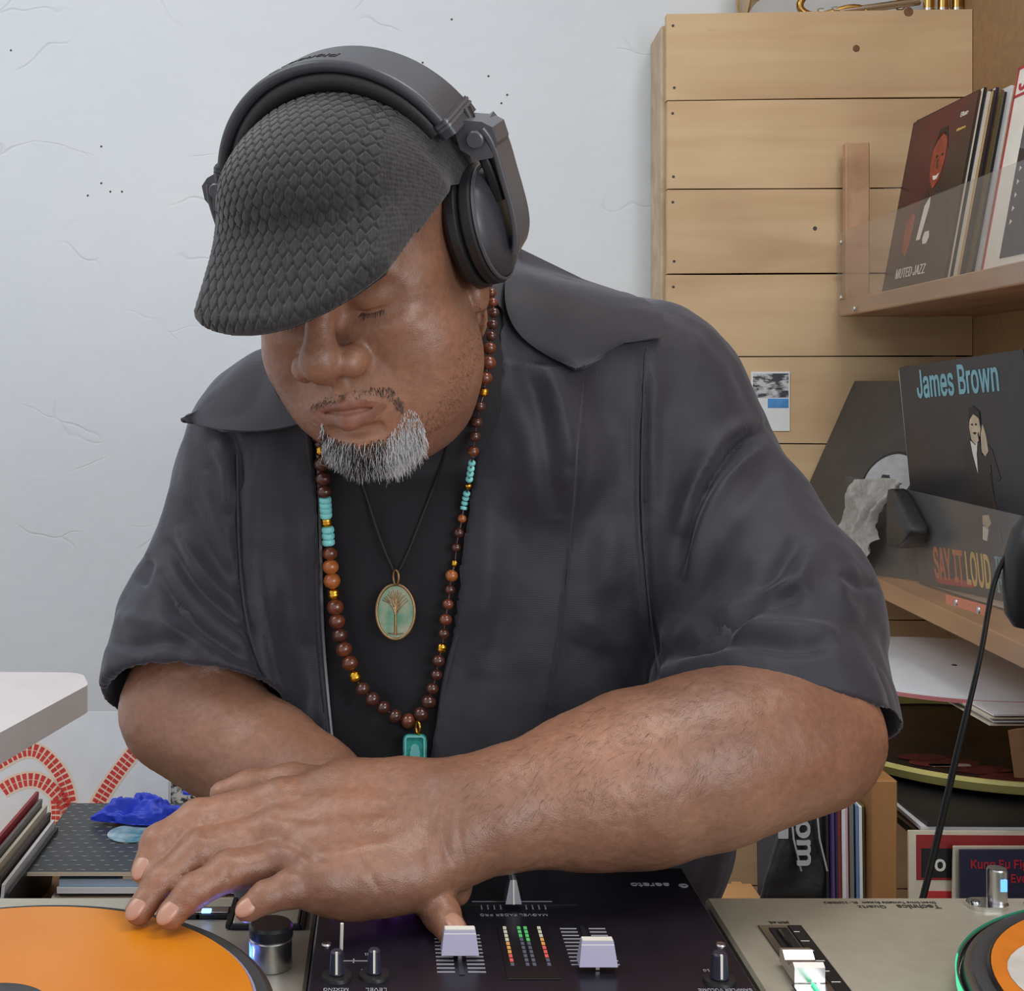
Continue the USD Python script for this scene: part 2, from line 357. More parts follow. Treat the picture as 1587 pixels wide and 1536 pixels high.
# ---------------------------------------------------------------- record shelves on the right wall
A_LIP = on_b(1301, 490, B_PLANK - .02).dot(RX)
zu0 = on_b(1301, 491, B_PLANK - .02)[2]; ZU = zu0 + .027
q = on_a(1376, 932, A_LIP); zl0 = q[2]; ZL = on_a(1376, 904, A_LIP)[2]
B_NEAR = 1.25
def shelf(label, z0, z1, ztop, wmat, label_, posts, screws):
    t = Thing("record_shelf", label, "shelf", room(A_LIP, B_PLANK - .02, z0))
    t.part("board", rbox(A_LIP, A_WALL, B_NEAR, B_PLANK - .02, z0, z1, .0015), wmat, False)
    t.part("acrylic_front", rbox(A_LIP - .004, A_LIP - .0005, B_NEAR, B_PLANK - .02, z0 + .002, ztop), M["acrylic"], False, label="clear acrylic front panel")
    for b in posts: t.part("post", rbox(A_LIP + .004, A_LIP + .044, b - .02, b, z1, on_b(1325, 224, B_PLANK - .02)[2], .002), wmat, False)
    for s in screws:
        c = on_a(s[0], s[1], A_LIP - .0042)
        t.part("screw", lathe([(0, 0), (.0052, 0), (.0046, .0018), (.002, .0028), (0, .003)], 12, c, -RX), M["screw_steel"], 40)
    return t
up = shelf("upper brown wooden record shelf with clear acrylic front high on the right wall", zu0, ZU, on_b(1301, 362, B_PLANK - .02)[2], M["shelf_wood"], "", (B_PLANK - .022,), ((1303, 376), (1303, 462), (1324, 479)))
lo_ = shelf("lower orange-brown wooden record shelf with clear acrylic front", zl0, ZL, on_a(1400, 757, A_LIP)[2], M["orange_wood"], "", (), ((1482, 934), (1517, 946)))
mk("black_metal", (.02, .02, .022), .45, var=.2)
for b in (1.72,):
    single("shelf_bracket", [tube([room(A_WALL - .004, b, zu0 - .20), room(A_LIP + .12, b, zu0 - .012)], .007, 8), tube([room(A_LIP + .08, b, zu0 - .006), room(A_WALL - .004, b, zu0 - .006)], .006, 8), tube([room(A_WALL - .006, b, zu0 - .22), room(A_WALL - .006, b, zu0 - .004)], .006, 8)], M["black_metal"], "black metal brace under the upper record shelf", "bracket")
mk("tape_salmon", srgb(214, 132, 104), .6)
tp_ = [on_a(1466, 921, A_LIP - .0046), on_a(1528, 938, A_LIP - .0046), on_a(1528, 955, A_LIP - .0046), on_a(1466, 936, A_LIP - .0046)]
single("label_tape", hexa(tp_ + [p + .0004 * RX for p in tp_]), M["tape_salmon"], "strip of salmon tape under the screws on the lower shelf front", "tape", smooth=False)
# ---------------------------------------------------------------- records
class Sleeve(Thing):
    """A record sleeve: bl, br, tl are the corners of its front (bottom left, bottom right, top left)."""
    def __init__(self, label, bl, br, tl, m, th=.003, group=None, name="record_sleeve", cat="record", back=None, warp=0.0):
        bl, br, tl = (np.asarray(x, float) for x in (bl, br, tl))
        super().__init__(name, label, cat, bl, group)
        self.ex, self.ey = br - bl, tl - bl
        self.W, self.H = np.linalg.norm(self.ex), np.linalg.norm(self.ey)
        self.ux, self.uy = self.ex / self.W, self.ey / self.H
        self.n = unit(np.cross(self.ux, self.uy)); self.o = bl
        e = .0008
        prof = [(e, 0), (self.W - e, 0), (self.W, e), (self.W, self.H - e), (self.W - e, self.H), (e, self.H), (0, self.H - e), (0, e)]
        s = extrude(prof, th)
        self.part("cover", xf(s, self.ux, self.uy, -self.n, bl), m, False)
        self.th = th
    def at(self, s, t, lift=0.0): return self.o + self.ex * s + self.ey * t + self.n * lift
    def rect(self, s0, t0, s1, t1, m, name="print", lift=.0006, label=None):
        c = [self.at(s0, t0, lift), self.at(s1, t0, lift), self.at(s1, t1, lift), self.at(s0, t1, lift)]
        d = self.n * (lift - .0001)
        return self.part(name, hexa(c + [p - d for p in c]), m, False, label=label)
    def poly(self, pts, m, name="print", lift=.0006, label=None):
        p = sg.Polygon([(a * self.W, b * self.H) for a, b in pts]).buffer(0)
        ms = [xf(trimesh.creation.extrude_polygon(g, lift - .0001), self.ux, self.uy, self.n, self.o + self.n * .0001) for g in getattr(p, "geoms", [p])]
        return self.part(name, ms, m, False, label=label)
    def words(self, s, h, a, b, m, width=None, lift=.0007, bold=True, label=None, name="lettering", rot=0.0):
        c, s_ = math.cos(rot), math.sin(rot)
        return self.part(name, text(s, h * self.H, self.at(a, b, .0001), self.ux * c + self.uy * s_, self.uy * c - self.ux * s_, lift, bold, width * self.W if width else None), m, False, label=label)
def flat(name, color, rough=.45, var=.06, **k): return mk(name, srgb(*color), rough, var=var, **k)
for nm, c in dict(cover_black=(34, 32, 33), cover_brown=(66, 52, 44), cover_cream=(214, 204, 184), cover_white=(222, 222, 224), cover_grey=(120, 118, 116), cover_red=(150, 40, 42), cover_navy=(38, 40, 66),
                  cover_purple=(84, 62, 120), cover_olive=(104, 92, 62), cover_tan=(178, 152, 112), cover_blue=(96, 130, 166), cover_pink=(206, 168, 172), cover_gold=(186, 148, 76), cover_teal=(92, 140, 150)).items():
    flat(nm, c, var=.05, scale=30)
mk("jazz_cover", srgb(52, 44, 40), .35, color2=srgb(98, 32, 44), scale=2.6, detail=1, ramp=(.36, .56))
flat("print_red", (196, 52, 54)); flat("print_skin", (150, 66, 48), var=.2, scale=60); flat("print_white", (226, 222, 212)); flat("print_blue", (126, 178, 190)); flat("print_yellow", (242, 204, 112)); flat("print_orange", (240, 132, 54))
flat("print_grey", (92, 94, 100), var=.3, scale=30); flat("print_dark", (28, 26, 28)); flat("print_crimson", (176, 38, 54)); flat("suit_dark", (52, 46, 44)); flat("print_beige", (196, 176, 150), var=.15, scale=60)

# upper shelf ----------------------------------------------------------------
def lean(Xb, d0, d1, zb, Xt, H, dt=0.0, droll=0.0):
    """corners of a sleeve standing along the depth axis, its face to the left: far bottom, near bottom, far top."""
    return (Xb, d1, zb), (Xb, d0, zb + droll), (Xt, d1 + dt, zb + H)
b_, r_, t_ = lean(.843, 1.99, 2.247, ZU + .0005, .899, .304)
s = Sleeve("dark record sleeve with a laughing man's portrait and hand-drawn title on the upper shelf", b_, r_, t_, M["jazz_cover"], .004)
# portrait: a plain generic head, neck and suit
s.poly([(.50, .62), (.47, .70), (.48, .80), (.54, .86), (.62, .86), (.67, .80), (.68, .70), (.64, .60), (.57, .56)], M["print_skin"], "portrait")
s.poly([(.47, .78), (.53, .885), (.64, .885), (.70, .76), (.67, .82), (.60, .85), (.53, .83)], M["print_dark"], "portrait")
s.poly([(.54, .635), (.56, .61), (.61, .61), (.635, .64), (.59, .63)], M["print_white"], "portrait", .0009)
for e in (.535, .615): s.poly([(e, .735), (e + .02, .745), (e + .04, .735), (e + .02, .728)], M["print_dark"], "portrait", .0009)
s.poly([(.565, .72), (.57, .67), (.60, .67), (.585, .72)], M["cover_brown"], "portrait", .0009)
s.poly([(.30, .30), (.36, .46), (.50, .56), (.57, .50), (.64, .57), (.86, .46), (.92, .28)], M["suit_dark"], "portrait", .0005)
s.poly([(.46, .30), (.50, .48), (.56, .52), (.58, .48), (.52, .30)], M["print_white"], "portrait", .0008)
s.poly([(.26, .26), (.24, .38), (.32, .46), (.38, .44), (.36, .30), (.33, .22)], M["print_skin"], "portrait", .0008)
s.poly([(.56, .30), (.58, .335), (.64, .335), (.66, .30), (.63, .27), (.58, .27)], M["print_white"], "badge", .0009)
s.words("MUTED JAZZ", .052, .22, .11, M["print_white"], .46, bold=False)
s.words("Blue", .025, .80, .90, M["print_white"], .10, bold=False); s.words("stereo", .016, .78, .83, M["print_yellow"], .12, bold=False)
# rows of spines behind it, seen from their near edges
cols = ["cover_black", "cover_cream", "cover_brown", "cover_navy", "cover_gold", "cover_olive", "cover_black", "cover_white", "cover_tan", "cover_grey", "cover_brown", "cover_red"]
x = .8485
desc = ["black", "cream", "brown", "navy", "gold", "olive", "black", "white", "tan", "grey", "brown", "dark red"]
rng = np.random.default_rng(5)
for k, c in enumerate(cols):
    th = .0036 + rng.uniform(0, .0012); h = .304 + rng.uniform(-.003, .006); d0 = 1.985 + rng.uniform(-.012, .010)
    b_, r_, t_ = lean(x, d0, d0 + .305 if d0 + .305 < 2.24 else 2.24, ZU + .0005, x + .056, h)
    p = Sleeve("%s sleeve edge between the %s and the %s one, upper shelf row" % (desc[k], (["portrait"] + desc)[k], (desc + ["bordered"])[k + 1]), b_, r_, t_, M[c], th)
    p.rect(.965, .004, .999, .996, M["cover_cream" if k % 3 == 0 else "cover_white" if k % 3 == 1 else "cover_tan"], "inner_sleeve", .0004)
    x += th + .0009
# crinkled clear bag with white sleeve at the far end
b_, r_, t_ = lean(.836, 2.06, 2.249, ZU + .0005, .876, .268)
s = Sleeve("white sleeve in a crinkled clear plastic bag behind the laughing portrait sleeve", (.846, 2.252, ZU + .0005), (.900, 2.236, ZU + .0005), (.868, 2.252, ZU + .268), M["cover_white"], .003)
xs, zs = np.meshgrid(np.linspace(-.14, 1.02, 24), np.linspace(0, 1.03, 60))
pts = s.o + xs[..., None] * s.ex + zs[..., None] * s.ey + s.n * (.004 + .006 * (meshkit.fbm(np.stack([xs * 6, zs * 14, xs * 0], -1), 3, 4)[..., None] - .3))
mk("crinkle_plastic", srgb(214, 216, 220), .14, spec=.8, alpha=.55)
s.part("plastic_bag", sheet(pts, .0003), M["crinkle_plastic"], True)
# red bordered white sleeve, nearest
b_, r_, t_ = lean(.838, 1.545, 1.853, ZU + .0005, .894, .305)
s = Sleeve("white sleeve with red border and grey photograph nearest on the upper shelf", b_, r_, t_, M["print_white"], .005)
for q in ((0, 0, .012, 1), (.988, 0, 1, 1), (0, 0, 1, .012), (0, .988, 1, 1)): s.rect(*q, M["print_crimson"], "border")
s.rect(.0, .855, 1, .868, M["print_crimson"], "border")
s.words("JU", .085, .03, .885, M["print_crimson"], .17)
s.rect(.16, .10, .88, .82, M["print_grey"], "photograph")
s.poly([(.16, .10), (.16, .60), (.30, .56), (.52, .62), (.80, .55), (.88, .10)], M["print_dark"], "photograph", .0008)
for k in range(5): s.poly([(.205 + .014 * math.cos(j * 2.09), .50 - k * .06 + .014 * math.sin(j * 2.09)) for j in range(3)], M["print_white"], "print", .001)
x = .846
for k, (c, dn) in enumerate((("cover_red", "dark red"), ("cover_cream", "cream"), ("cover_black", "black"))):
    b_, r_, t_ = lean(x, 1.55, 1.858 + .003 * k, ZU + .0005, x + .056, .306)
    Sleeve(dn + " record sleeve standing right behind the red bordered white sleeve", b_, r_, t_, M[c], .004); x += .0052

# lower shelf ----------------------------------------------------------------
mk("charcoal_cover", srgb(52, 51, 55), .38, var=.08, scale=30, spec=.5)
s = Sleeve("charcoal record sleeve with pale blue lettering and a standing singer on the lower shelf", (.797, 1.962, ZL + .002), (.815, 1.615, ZL + .020), (.768, 1.966, ZL + .325), M["charcoal_cover"], .004)
s.words("James Brown", .118, .15, .855, M["print_blue"], .66, bold=True)
# plain generic singer: dark suit, white shirt, raised hand
s.poly([(.52, .33), (.50, .50), (.50, .62), (.56, .665), (.60, .60), (.655, .665), (.72, .62), (.765, .50), (.745, .49), (.70, .56), (.70, .30)], M["suit_dark"], "figure", .0006)
s.poly([(.575, .66), (.565, .71), (.58, .76), (.61, .765), (.645, .745), (.65, .70), (.63, .655), (.60, .64)], M["print_beige"], "figure", .0008)
s.poly([(.565, .735), (.575, .79), (.61, .80), (.655, .775), (.655, .72), (.645, .75), (.605, .765)], M["print_dark"], "figure", .001)
s.poly([(.565, .655), (.575, .60), (.60, .52), (.605, .60), (.62, .655), (.60, .635)], M["print_white"], "figure", .001)
s.poly([(.645, .61), (.65, .68), (.67, .72), (.685, .68), (.695, .61), (.67, .59)], M["print_beige"], "figure", .0011)
s.poly([(.628, .68), (.634, .69), (.650, .60), (.643, .595)], M["print_dark"], "figure", .0013)
for e in (.582, .612): s.poly([(e, .722), (e + .009, .728), (e + .018, .722), (e + .009, .717)], M["print_dark"], "figure", .0011)
s.poly([(.59, .687), (.605, .692), (.622, .687), (.605, .680)], M["print_dark"], "figure", .0011)
s.poly([(.60, .31), (.605, .345), (.65, .35), (.665, .315), (.63, .29)], M["print_beige"], "figure", .0011)
s.poly([(.59, .245), (.60, .30), (.64, .29), (.62, .24)], M["print_white"], "figure", .0011)
s.poly([(.69, .52), (.70, .45), (.735, .25), (.725, .24), (.695, .40)], M["cover_brown"], "figure", .0011)
s.words("SAY IT", .135, .155, .045, M["print_orange"], .25, bold=True); s.words("LOUD", .135, .425, .045, M["print_yellow"], .19, bold=True)
s.poly([(.155, .03), (.20, .02), (.46, .03), (.52, .06), (.40, .055), (.2, .05)], M["print_red"], "print", .0004)
s.words("I'M", .055, .66, .125, M["print_blue"], .09); s.words("I'M", .055, .66, .035, M["print_blue"], .09)
for k in range(3):
    Sleeve(["cream", "worn tan", "black"][k] + " record sleeve edge just behind the singer sleeve on the lower shelf", (.803 + .006 * k, 1.975 + .004 * k, ZL + .001), (.818 + .006 * k, 1.668, ZL + .004), (.775 + .006 * k, 1.985 + .004 * k, ZL + .322 + .003 * k), M[["cover_cream", "cover_tan", "cover_black"][k]], .004)
mk("smoked_cover", srgb(66, 58, 50), .35, var=.15, scale=14)
s = Sleeve("dark brown sleeve with a centre hole showing a grey record label, lower shelf", (A_LIP * 1.0 - .004 + .012, 2.235, ZL + .001), (.812, 1.99, ZL + .001), (.800, 2.243, ZL + .306), M["smoked_cover"], .004)
mk("label_grey", srgb(176, 176, 178), .5, var=.12, scale=50)
def disc_on(s, a, b, r, m, name, lift, hole=0.0):
    ang = np.linspace(0, 2 * np.pi, 40)[:-1]
    p = sg.Point(a * s.W, b * s.H).buffer(r, quad_segs=12)
    if hole: p = p.difference(sg.Point(a * s.W, b * s.H).buffer(hole))
    s.part(name, xf(trimesh.creation.extrude_polygon(p, .0008), s.ux, s.uy, s.n, s.o + s.n * lift), m, False)
disc_on(s, .53, .48, .049, M["print_dark"], "centre_hole", .0001); disc_on(s, .53, .48, .044, M["label_grey"], "record_label", .0005, .0036)
s.rect(.48, .44, .53, .50, M["print_dark"], "print", .0016)
# crumpled grey cloth over the acrylic front
mk("grey_cloth", srgb(168, 164, 158), .9, var=.12, scale=120, sheen=.2, bump=.3, bscale=700)
cl = [[(1336, 744), (1362, 742), (1398, 742), (1410, 748)], [(1326, 775), (1352, 772), (1384, 768), (1404, 754)], [(1318, 810), (1342, 800), (1368, 786), (1392, 770)], [(1312, 838), (1330, 834), (1352, 812), (1376, 790)], [(1318, 862), (1334, 858), (1350, 838), (1366, 815)], [(1336, 880), (1345, 876), (1356, 858), (1366, 836)]]
cl = np.array([[on_a(u, v, A_LIP - .012) for u, v in r] for r in cl])
g = np.stack([ndimage.zoom(cl[..., k], (12, 14), order=3) for k in range(3)], -1)
nz = meshkit.fbm(g * 32, 4, 9); fold = np.sin(np.linspace(0, 17, g.shape[1]))[None, :] * np.linspace(.2, 1, g.shape[0])[:, None]
g = g - RX * (.018 * (nz - .5) + .006 * fold + .012)[..., None]
single("cloth", sheet(g, .0012), M["grey_cloth"], "crumpled grey cloth hanging over the acrylic front of the lower shelf", "cloth", smooth=True)
mk("black_leather", (.022, .021, .022), .45, var=.3, scale=60, bump=.2, bscale=300)
pc = [(1413, 752), (1425, 790), (1440, 805), (1450, 820), (1444, 842), (1426, 850), (1412, 846)]
pm = extrude([( (on_a(u, v, A_LIP).dot(RY)), on_a(u, v, A_LIP)[2]) for u, v in pc], .03)
pv = np.array(pm.vertices); pm.vertices = pv[:, :1] * RY + pv[:, 1:2] * Z_ + (A_LIP - .036 + pv[:, 2:3]) * RX
pm = trimesh.convex.convex_hull(pm.vertices); pm = pm.subdivide().subdivide(); trimesh.smoothing.filter_taubin(pm, iterations=8)
single("pouch", pm, M["black_leather"], "small black leather pouch hanging beside the grey cloth on the lower shelf front", "pouch", smooth=True)
# ---------------------------------------------------------------- right corner below the shelves: discs, stacks, crate
mk("white_card", srgb(224, 230, 237), .45, var=.03, scale=20)
mk("rim_pink", srgb(196, 120, 122), .5)
zc = CZ - .40
c = on_z(1479, 1031, zc); c2 = np.array([c[0], c[1], zc])
t = Thing("round_board", "large round white board with a small centre hole under the lower shelf", "board", c2)
t.part("disc", lathe([(.0045, -.006), (.213, -.006), (.213, 0), (.0045, 0), (.0045, -.006)], 96, c2), M["white_card"], 30)
t.part("edge_band", lathe([(.2132, -.0062), (.2142, -.0062), (.2142, -.001), (.2132, -.001), (.2132, -.0062)], 96, c2), M["rim_pink"], False, label="pinkish worn edge")
t.part("pin", lathe([(0, -.004), (.0036, -.004), (.0030, .001), (0, .0015)], 14, c2), M["nail_dark"])
mk("tray_picture", srgb(66, 46, 36), .3, color2=srgb(34, 26, 24), scale=9, ramp=(.4, .6), detail=5)
mk("tray_red", srgb(112, 44, 40), .35, var=.4, scale=60)
mk("tray_yellow", srgb(216, 206, 128), .35, var=.08)
zc = CZ - .507
t2 = np.array([.84, 1.85, zc])
tr2 = Thing("round_tray", "round dark picture tray with a raised yellow rim under the white board", "tray", t2)
tr2.part("plate", lathe([(0, .002), (.222, .002), (.226, .006), (.228, .004), (.224, 0), (0, 0)], 96, t2), M["tray_picture"], 30)
tr2.part("rim", lathe([(.224, .004), (.236, .017), (.240, .017), (.241, .012), (.230, -.001), (.224, 0)], 96, t2), M["tray_yellow"], 40, label="yellow rim")
rng = np.random.default_rng(8)
for k in range(9):
    a = rng.uniform(-2.6, -1.2); r = rng.uniform(.12, .20)
    p = sg.Point(0, 0).buffer(rng.uniform(.012, .03), quad_segs=3)
    m = trimesh.creation.extrude_polygon(p, .0006); m.apply_scale([1.8, .8, 1]); m.apply_translation(t2 + [r * math.cos(a), r * math.sin(a), .0021 + .0001 * k])
    tr2.part("print", m, M["tray_red"], False)
lab = trimesh.creation.extrude_polygon(rrect(.055, .012, .005), .0008); lab.apply_translation(on_z(1472, 1187, zc + .0022) * [1, 1, 0] + [0, 0, zc + .0026])
tr2.part("label_plate", lab, M["print_beige"], False)

# flat stack of sleeves under the tray
zs = CZ - .517
stk = [("black record sleeve on top of the flat stack with orange lettering", "cover_black", .640, 1.55, .0), ("white record sleeve second in the flat stack under the black one", "cover_white", .633, 1.553, -.02),
       ("grey record sleeve third in the flat stack under the white one", "cover_grey", .637, 1.556, .0), ("cream record sleeve at the bottom of the flat stack", "cover_cream", .639, 1.549, .015)]
z = zs
nrm = []
for k, (lb, c, x0, d0, rot) in enumerate(stk):
    h = .0045
    ex = np.array([math.cos(rot), math.sin(rot), 0]); ey = np.array([-math.sin(rot), math.cos(rot), 0])
    o = np.array([x0, d0, z])
    s = Sleeve(lb, o, o + ex * .31, o + ey * .31, M[c], h)
    if k == 0:
        s.words("CHIC", .10, .42, .06, M["print_yellow"], .50); s.rect(.44, .015, .95, .03, M["print_beige"])
    z -= h + .0012
for k, (x0, d0, c, lb) in enumerate(((.672, 1.535, "cover_cream", "thick cream paper pad under the flat sleeve stack"), (.655, 1.55, "cover_teal", "small pale blue booklet under the flat sleeve stack"))):
    o = np.array([x0, d0, z - .001]); hh = (.012, .006)[k]
    single("paper_pad", box(o - [0, 0, hh], o + [.30, .26, 0]) if k == 0 else box(o - [0, 0, .0205], o + [.28, .25, -.0135]), M[c], lb, "paper", smooth=False)
Z_ST = z - .022

def on_dz(v, d): return CZ - (v - V0) * d / FP
# crate of upright records on the floor side, board dividers
mk("crate_wood", srgb(196, 146, 92), .6, var=.12, scale=12, stretch=(1, 1, .2))
zcr = .0
cr = Thing("record_crate", "light wooden record crate standing in the corner behind the right turntable", "crate", (.80, 1.75, 0))
def cbox(x0, x1, d0, d1, z0, z1): return box((x0, d0, z0), (x1, d1, z1), .0015)
Xa, Xb = .50, 1.0
zt = .585
mk("divider_wood", srgb(160, 112, 64), .6, var=.15, scale=12, stretch=(1, 1, .2))
cr.part("floor_board", cbox(Xa + .016, Xb - .016, 1.50, 1.904, .531, .549), M["crate_wood"], False)
cr.part("back_board", cbox(Xa, Xb, 1.905, 1.92, 0, .60), M["crate_wood"], False)
cr.part("side_board", cbox(Xa, Xa + .015, 1.50, 1.904, 0, .64), M["crate_wood"], False)
cr.part("side_board", cbox(Xb - .015, Xb, 1.50, 1.904, 0, .72), M["crate_wood"], False)
dvx = (1352 - U0) * 1.56 / FP
cr.part("divider", cbox(dvx, dvx + .030, 1.56, 1.904, .5495, on_dz(1210, 1.56)), M["divider_wood"], False)
cr.part("shelf_board", cbox(.40, .495, 1.60, 1.78, .668, .684), M["crate_wood"], False)
cr.part("shelf_leg", cbox(.40, .418, 1.60, 1.78, 0, .667), M["crate_wood"], False)
# upright sleeves left of the divider, spines to the viewer
cols = ["cover_black", "cover_purple", "cover_navy", "cover_red", "cover_white", "cover_pink", "cover_grey", "cover_blue", "cover_white", "cover_olive", "cover_tan"]
dsc = ["black", "purple", "navy", "red", "white", "pink", "grey", "pale blue", "white", "olive", "tan"]
x = (1291 - U0) * 1.57 / FP
rng = np.random.default_rng(11)
for k, c in enumerate(cols):
    th = .0030 + rng.uniform(0, .0022); d0 = 1.565 + rng.uniform(0, .02); h = .306 + rng.uniform(-.004, .004)
    zb = .5495
    o = np.array([x, d0, zb])
    Sleeve("%s record spine between %s and %s in the right crate row" % (dsc[k], (["the bag"] + dsc)[k], (dsc + ["the divider"])[k + 1]), o, o + [0, .30, 0], o + [-.004, 0, h], M[c], th)
    x += th + .0012
# front facing sleeves right of the divider
s = Sleeve("white and red sleeve with a large red letter, right of the crate divider", np.array([.6155, 1.541, .5495]), np.array([.90, 1.535, .5495]), np.array([.6135, 1.541, on_dz(1288, 1.541)]) , M["cover_cream"], .004)
s.rect(.03, .80, .98, .985, M["cover_red"]); s.rect(.05, .81, .98, .93, M["print_dark"], lift=.0008); s.words("o", .06, .10, .84, M["print_white"], None, .0012); s.words("T", .17, .05, .58, M["print_red"], .13, .0012)
s.poly([(.13, .40), (.15, .62), (.22, .66), (.24, .40)], M["print_grey"], "print", .0009)
s = Sleeve("dark purple sleeve with crimson song title lettering in front of the crate", np.array([.665, 1.515, .5495]), np.array([.965, 1.515, .5495]), np.array([.663, 1.515, on_dz(1318, 1.515)]), M["cover_navy"], .004)
s.words("Kung Fu Fighting/Doctor", .034, .035, .925, M["print_crimson"], .46, .001); s.words("Everybody Love", .034, .19, .865, M["print_crimson"], .28, .001)
s = Sleeve("worn cream sleeve with a tattered left edge behind the dark purple sleeve", np.array([.655, 1.526, .5495]), np.array([.955, 1.526, .5495]), np.array([.660, 1.526, on_dz(1312, 1.526)]), M["cover_cream"], .003)
# black equipment bag with grey lettering, left of the spines
mk("bag_black", (.018, .018, .02), .38, var=.4, scale=12, bump=.5, bscale=14, bdist=.01)
bg = Thing("equipment_bag", "black glossy bag with grey letters running down its front beside the upright records", "bag", (.535, 1.60, .685))
poly = [(1176, 1400), (1200, 1320), (1216, 1262), (1240, 1220), (1284, 1216), (1286, 1400)]
pts = []
for u, v in poly:
    for d in (1.585, 1.70): pts.append(P(u, v, d) + [.0, 0, 0])
h = trimesh.convex.convex_hull(np.array(pts)); 
for _ in range(4): h = h.subdivide()
trimesh.smoothing.filter_taubin(h, iterations=12)
v = np.array(h.vertices); v += (meshkit.fbm(v * 22, 3, 2)[:, None] - .5) * .012; h.vertices = v
bg.part("body", h, M["bag_black"], True)
mk("letter_grey", srgb(176, 176, 178), .4)
lx, ly = np.array([.02, .0, -1.0]), np.array([1.0, 0, .02])
bg.part("lettering", text("om", .020, P(1234, 1268, 1.572), lx, ly, .004, True, .054), M["letter_grey"], False)
for u in (1226, 1266): bg.part("piping", tube([P(u, 1255, 1.574), P(u + 4, 1300, 1.572), P(u + 16, 1350, 1.574)], .0012, 6), M["letter_grey"])
bg.part("grey_panel", hexa([P(1206, 1300, 1.577), P(1222, 1300, 1.577), P(1222, 1282, 1.577), P(1206, 1282, 1.577), P(1206, 1300, 1.583), P(1222, 1300, 1.583), P(1222, 1282, 1.583), P(1206, 1282, 1.583)]), M["letter_grey"], False)
# cardboard box flap at the right edge
mk("carton", srgb(128, 92, 62), .8, var=.1)
single("carton", hexa([P(1572, 1205, 1.50), P(1700, 1215, 1.50), P(1700, 1120, 1.50), P(1562, 1132, 1.50), P(1590, 1200, 1.62), P(1700, 1205, 1.62), P(1700, 1118, 1.62), P(1580, 1128, 1.62)]), M["carton"], "brown carton corner at the right edge above the yellow rimmed tray", "box", smooth=False)
for k in range(4):
    o = P(1540 - 6 * (k % 2), 1110 + 5 * k, 1.60)
    single("paper", box(o, o + [.25, .12, .002]), M["cover_white" if k % 2 == 0 else "cover_cream"], ["white", "cream", "second white", "lowest cream"][k] + " paper in the small pile at the right edge beneath the round board", "paper", smooth=False)
# black lamp head with cable at the right edge
mk("black_rubber", (.012, .012, .013), .4)
lh = Thing("clip_lamp", "black rounded lamp head on a thin black stem at the right edge", "lamp", P(1590, 900, 1.33))
cc = P(1602, 893, 1.33)
lh.part("head", lathe([(0, -.052), (.018, -.052), (.026, -.04), (.029, -.01), (.028, .02), (.022, .046), (.012, .060), (0, .062)], 40, cc, (.03, 0, 1)), M["black_rubber"], 40)
pth = smooth_path([P(1572, 845, 1.335), P(1553, 872, 1.34), P(1527, 975, 1.345), P(1490, 1140, 1.35), P(1455, 1290, 1.355), P(1428, 1400, 1.36), P(1408, 1475, 1.37), P(1395, 1540, 1.38), np.array([.50, 1.40, .30]), np.array([.49, 1.42, .012])], 80)
lh.part("stem", tube(pth, np.r_[np.full(12, .0028), np.full(68, .0036)], 10), M["black_rubber"], 40)
lh.part("clamp", lathe([(0, 0), (.05, 0), (.05, .008), (.012, .014), (0, .014)], 24, (.49, 1.42, 0)), M["black_rubber"], 30)
# ---------------------------------------------------------------- left: white table, crate with records, glove
mk("table_white", srgb(222, 216, 216), .35, var=.03)
zt = CZ - .372
c0 = np.array([(117 - U0) * 1.6 / FP, 1.6]); 
pl = sg.Polygon([(-1.2, 1.30), (-.435, 1.30), (-.372, 1.63), (-.395, 1.70), (-1.2, 1.72)]).buffer(-.035).buffer(.035, quad_segs=10)
tb = Thing("side_table", "white table top with rounded corner at the left edge of the picture", "table", (-.75, 1.5, 0))
top = trimesh.creation.extrude_polygon(pl, .034); top.apply_translation([0, 0, zt - .034])
tb.part("table_top", top, M["table_white"], 25)
tb.part("leg", lathe([(0, 0), (.18, 0), (.18, .012), (.035, .02), (.028, .05), (.028, zt - .034), (0, zt - .034)], 32, (-.80, 1.5, 0)), M["table_white"], 30)
# record crate on the floor
Lc = Thing("record_crate", "low wooden record crate at the left behind the orange record's turntable", "crate", (-.40, 2.0, 0))
ztop = .632
def lb(x0, x1, d0, d1, z0, z1): return box((x0, d0, z0), (x1, d1, z1), .0015)
Lc.part("side_board", lb(-.76, -.745, 1.70, 2.34, 0, .60), M["crate_wood"], False)
Lc.part("side_board", lb(-.125, -.11, 1.70, 2.34, 0, .60), M["crate_wood"], False)
Lc.part("front_board", lb(-.744, -.126, 1.70, 1.715, 0, .56), M["crate_wood"], False)
Lc.part("back_board", lb(-.744, -.126, 2.325, 2.34, 0, .56), M["crate_wood"], False)
Lc.part("lid", lb(-.744, -.126, 1.716, 2.324, .585, .60), M["crate_wood"], False)
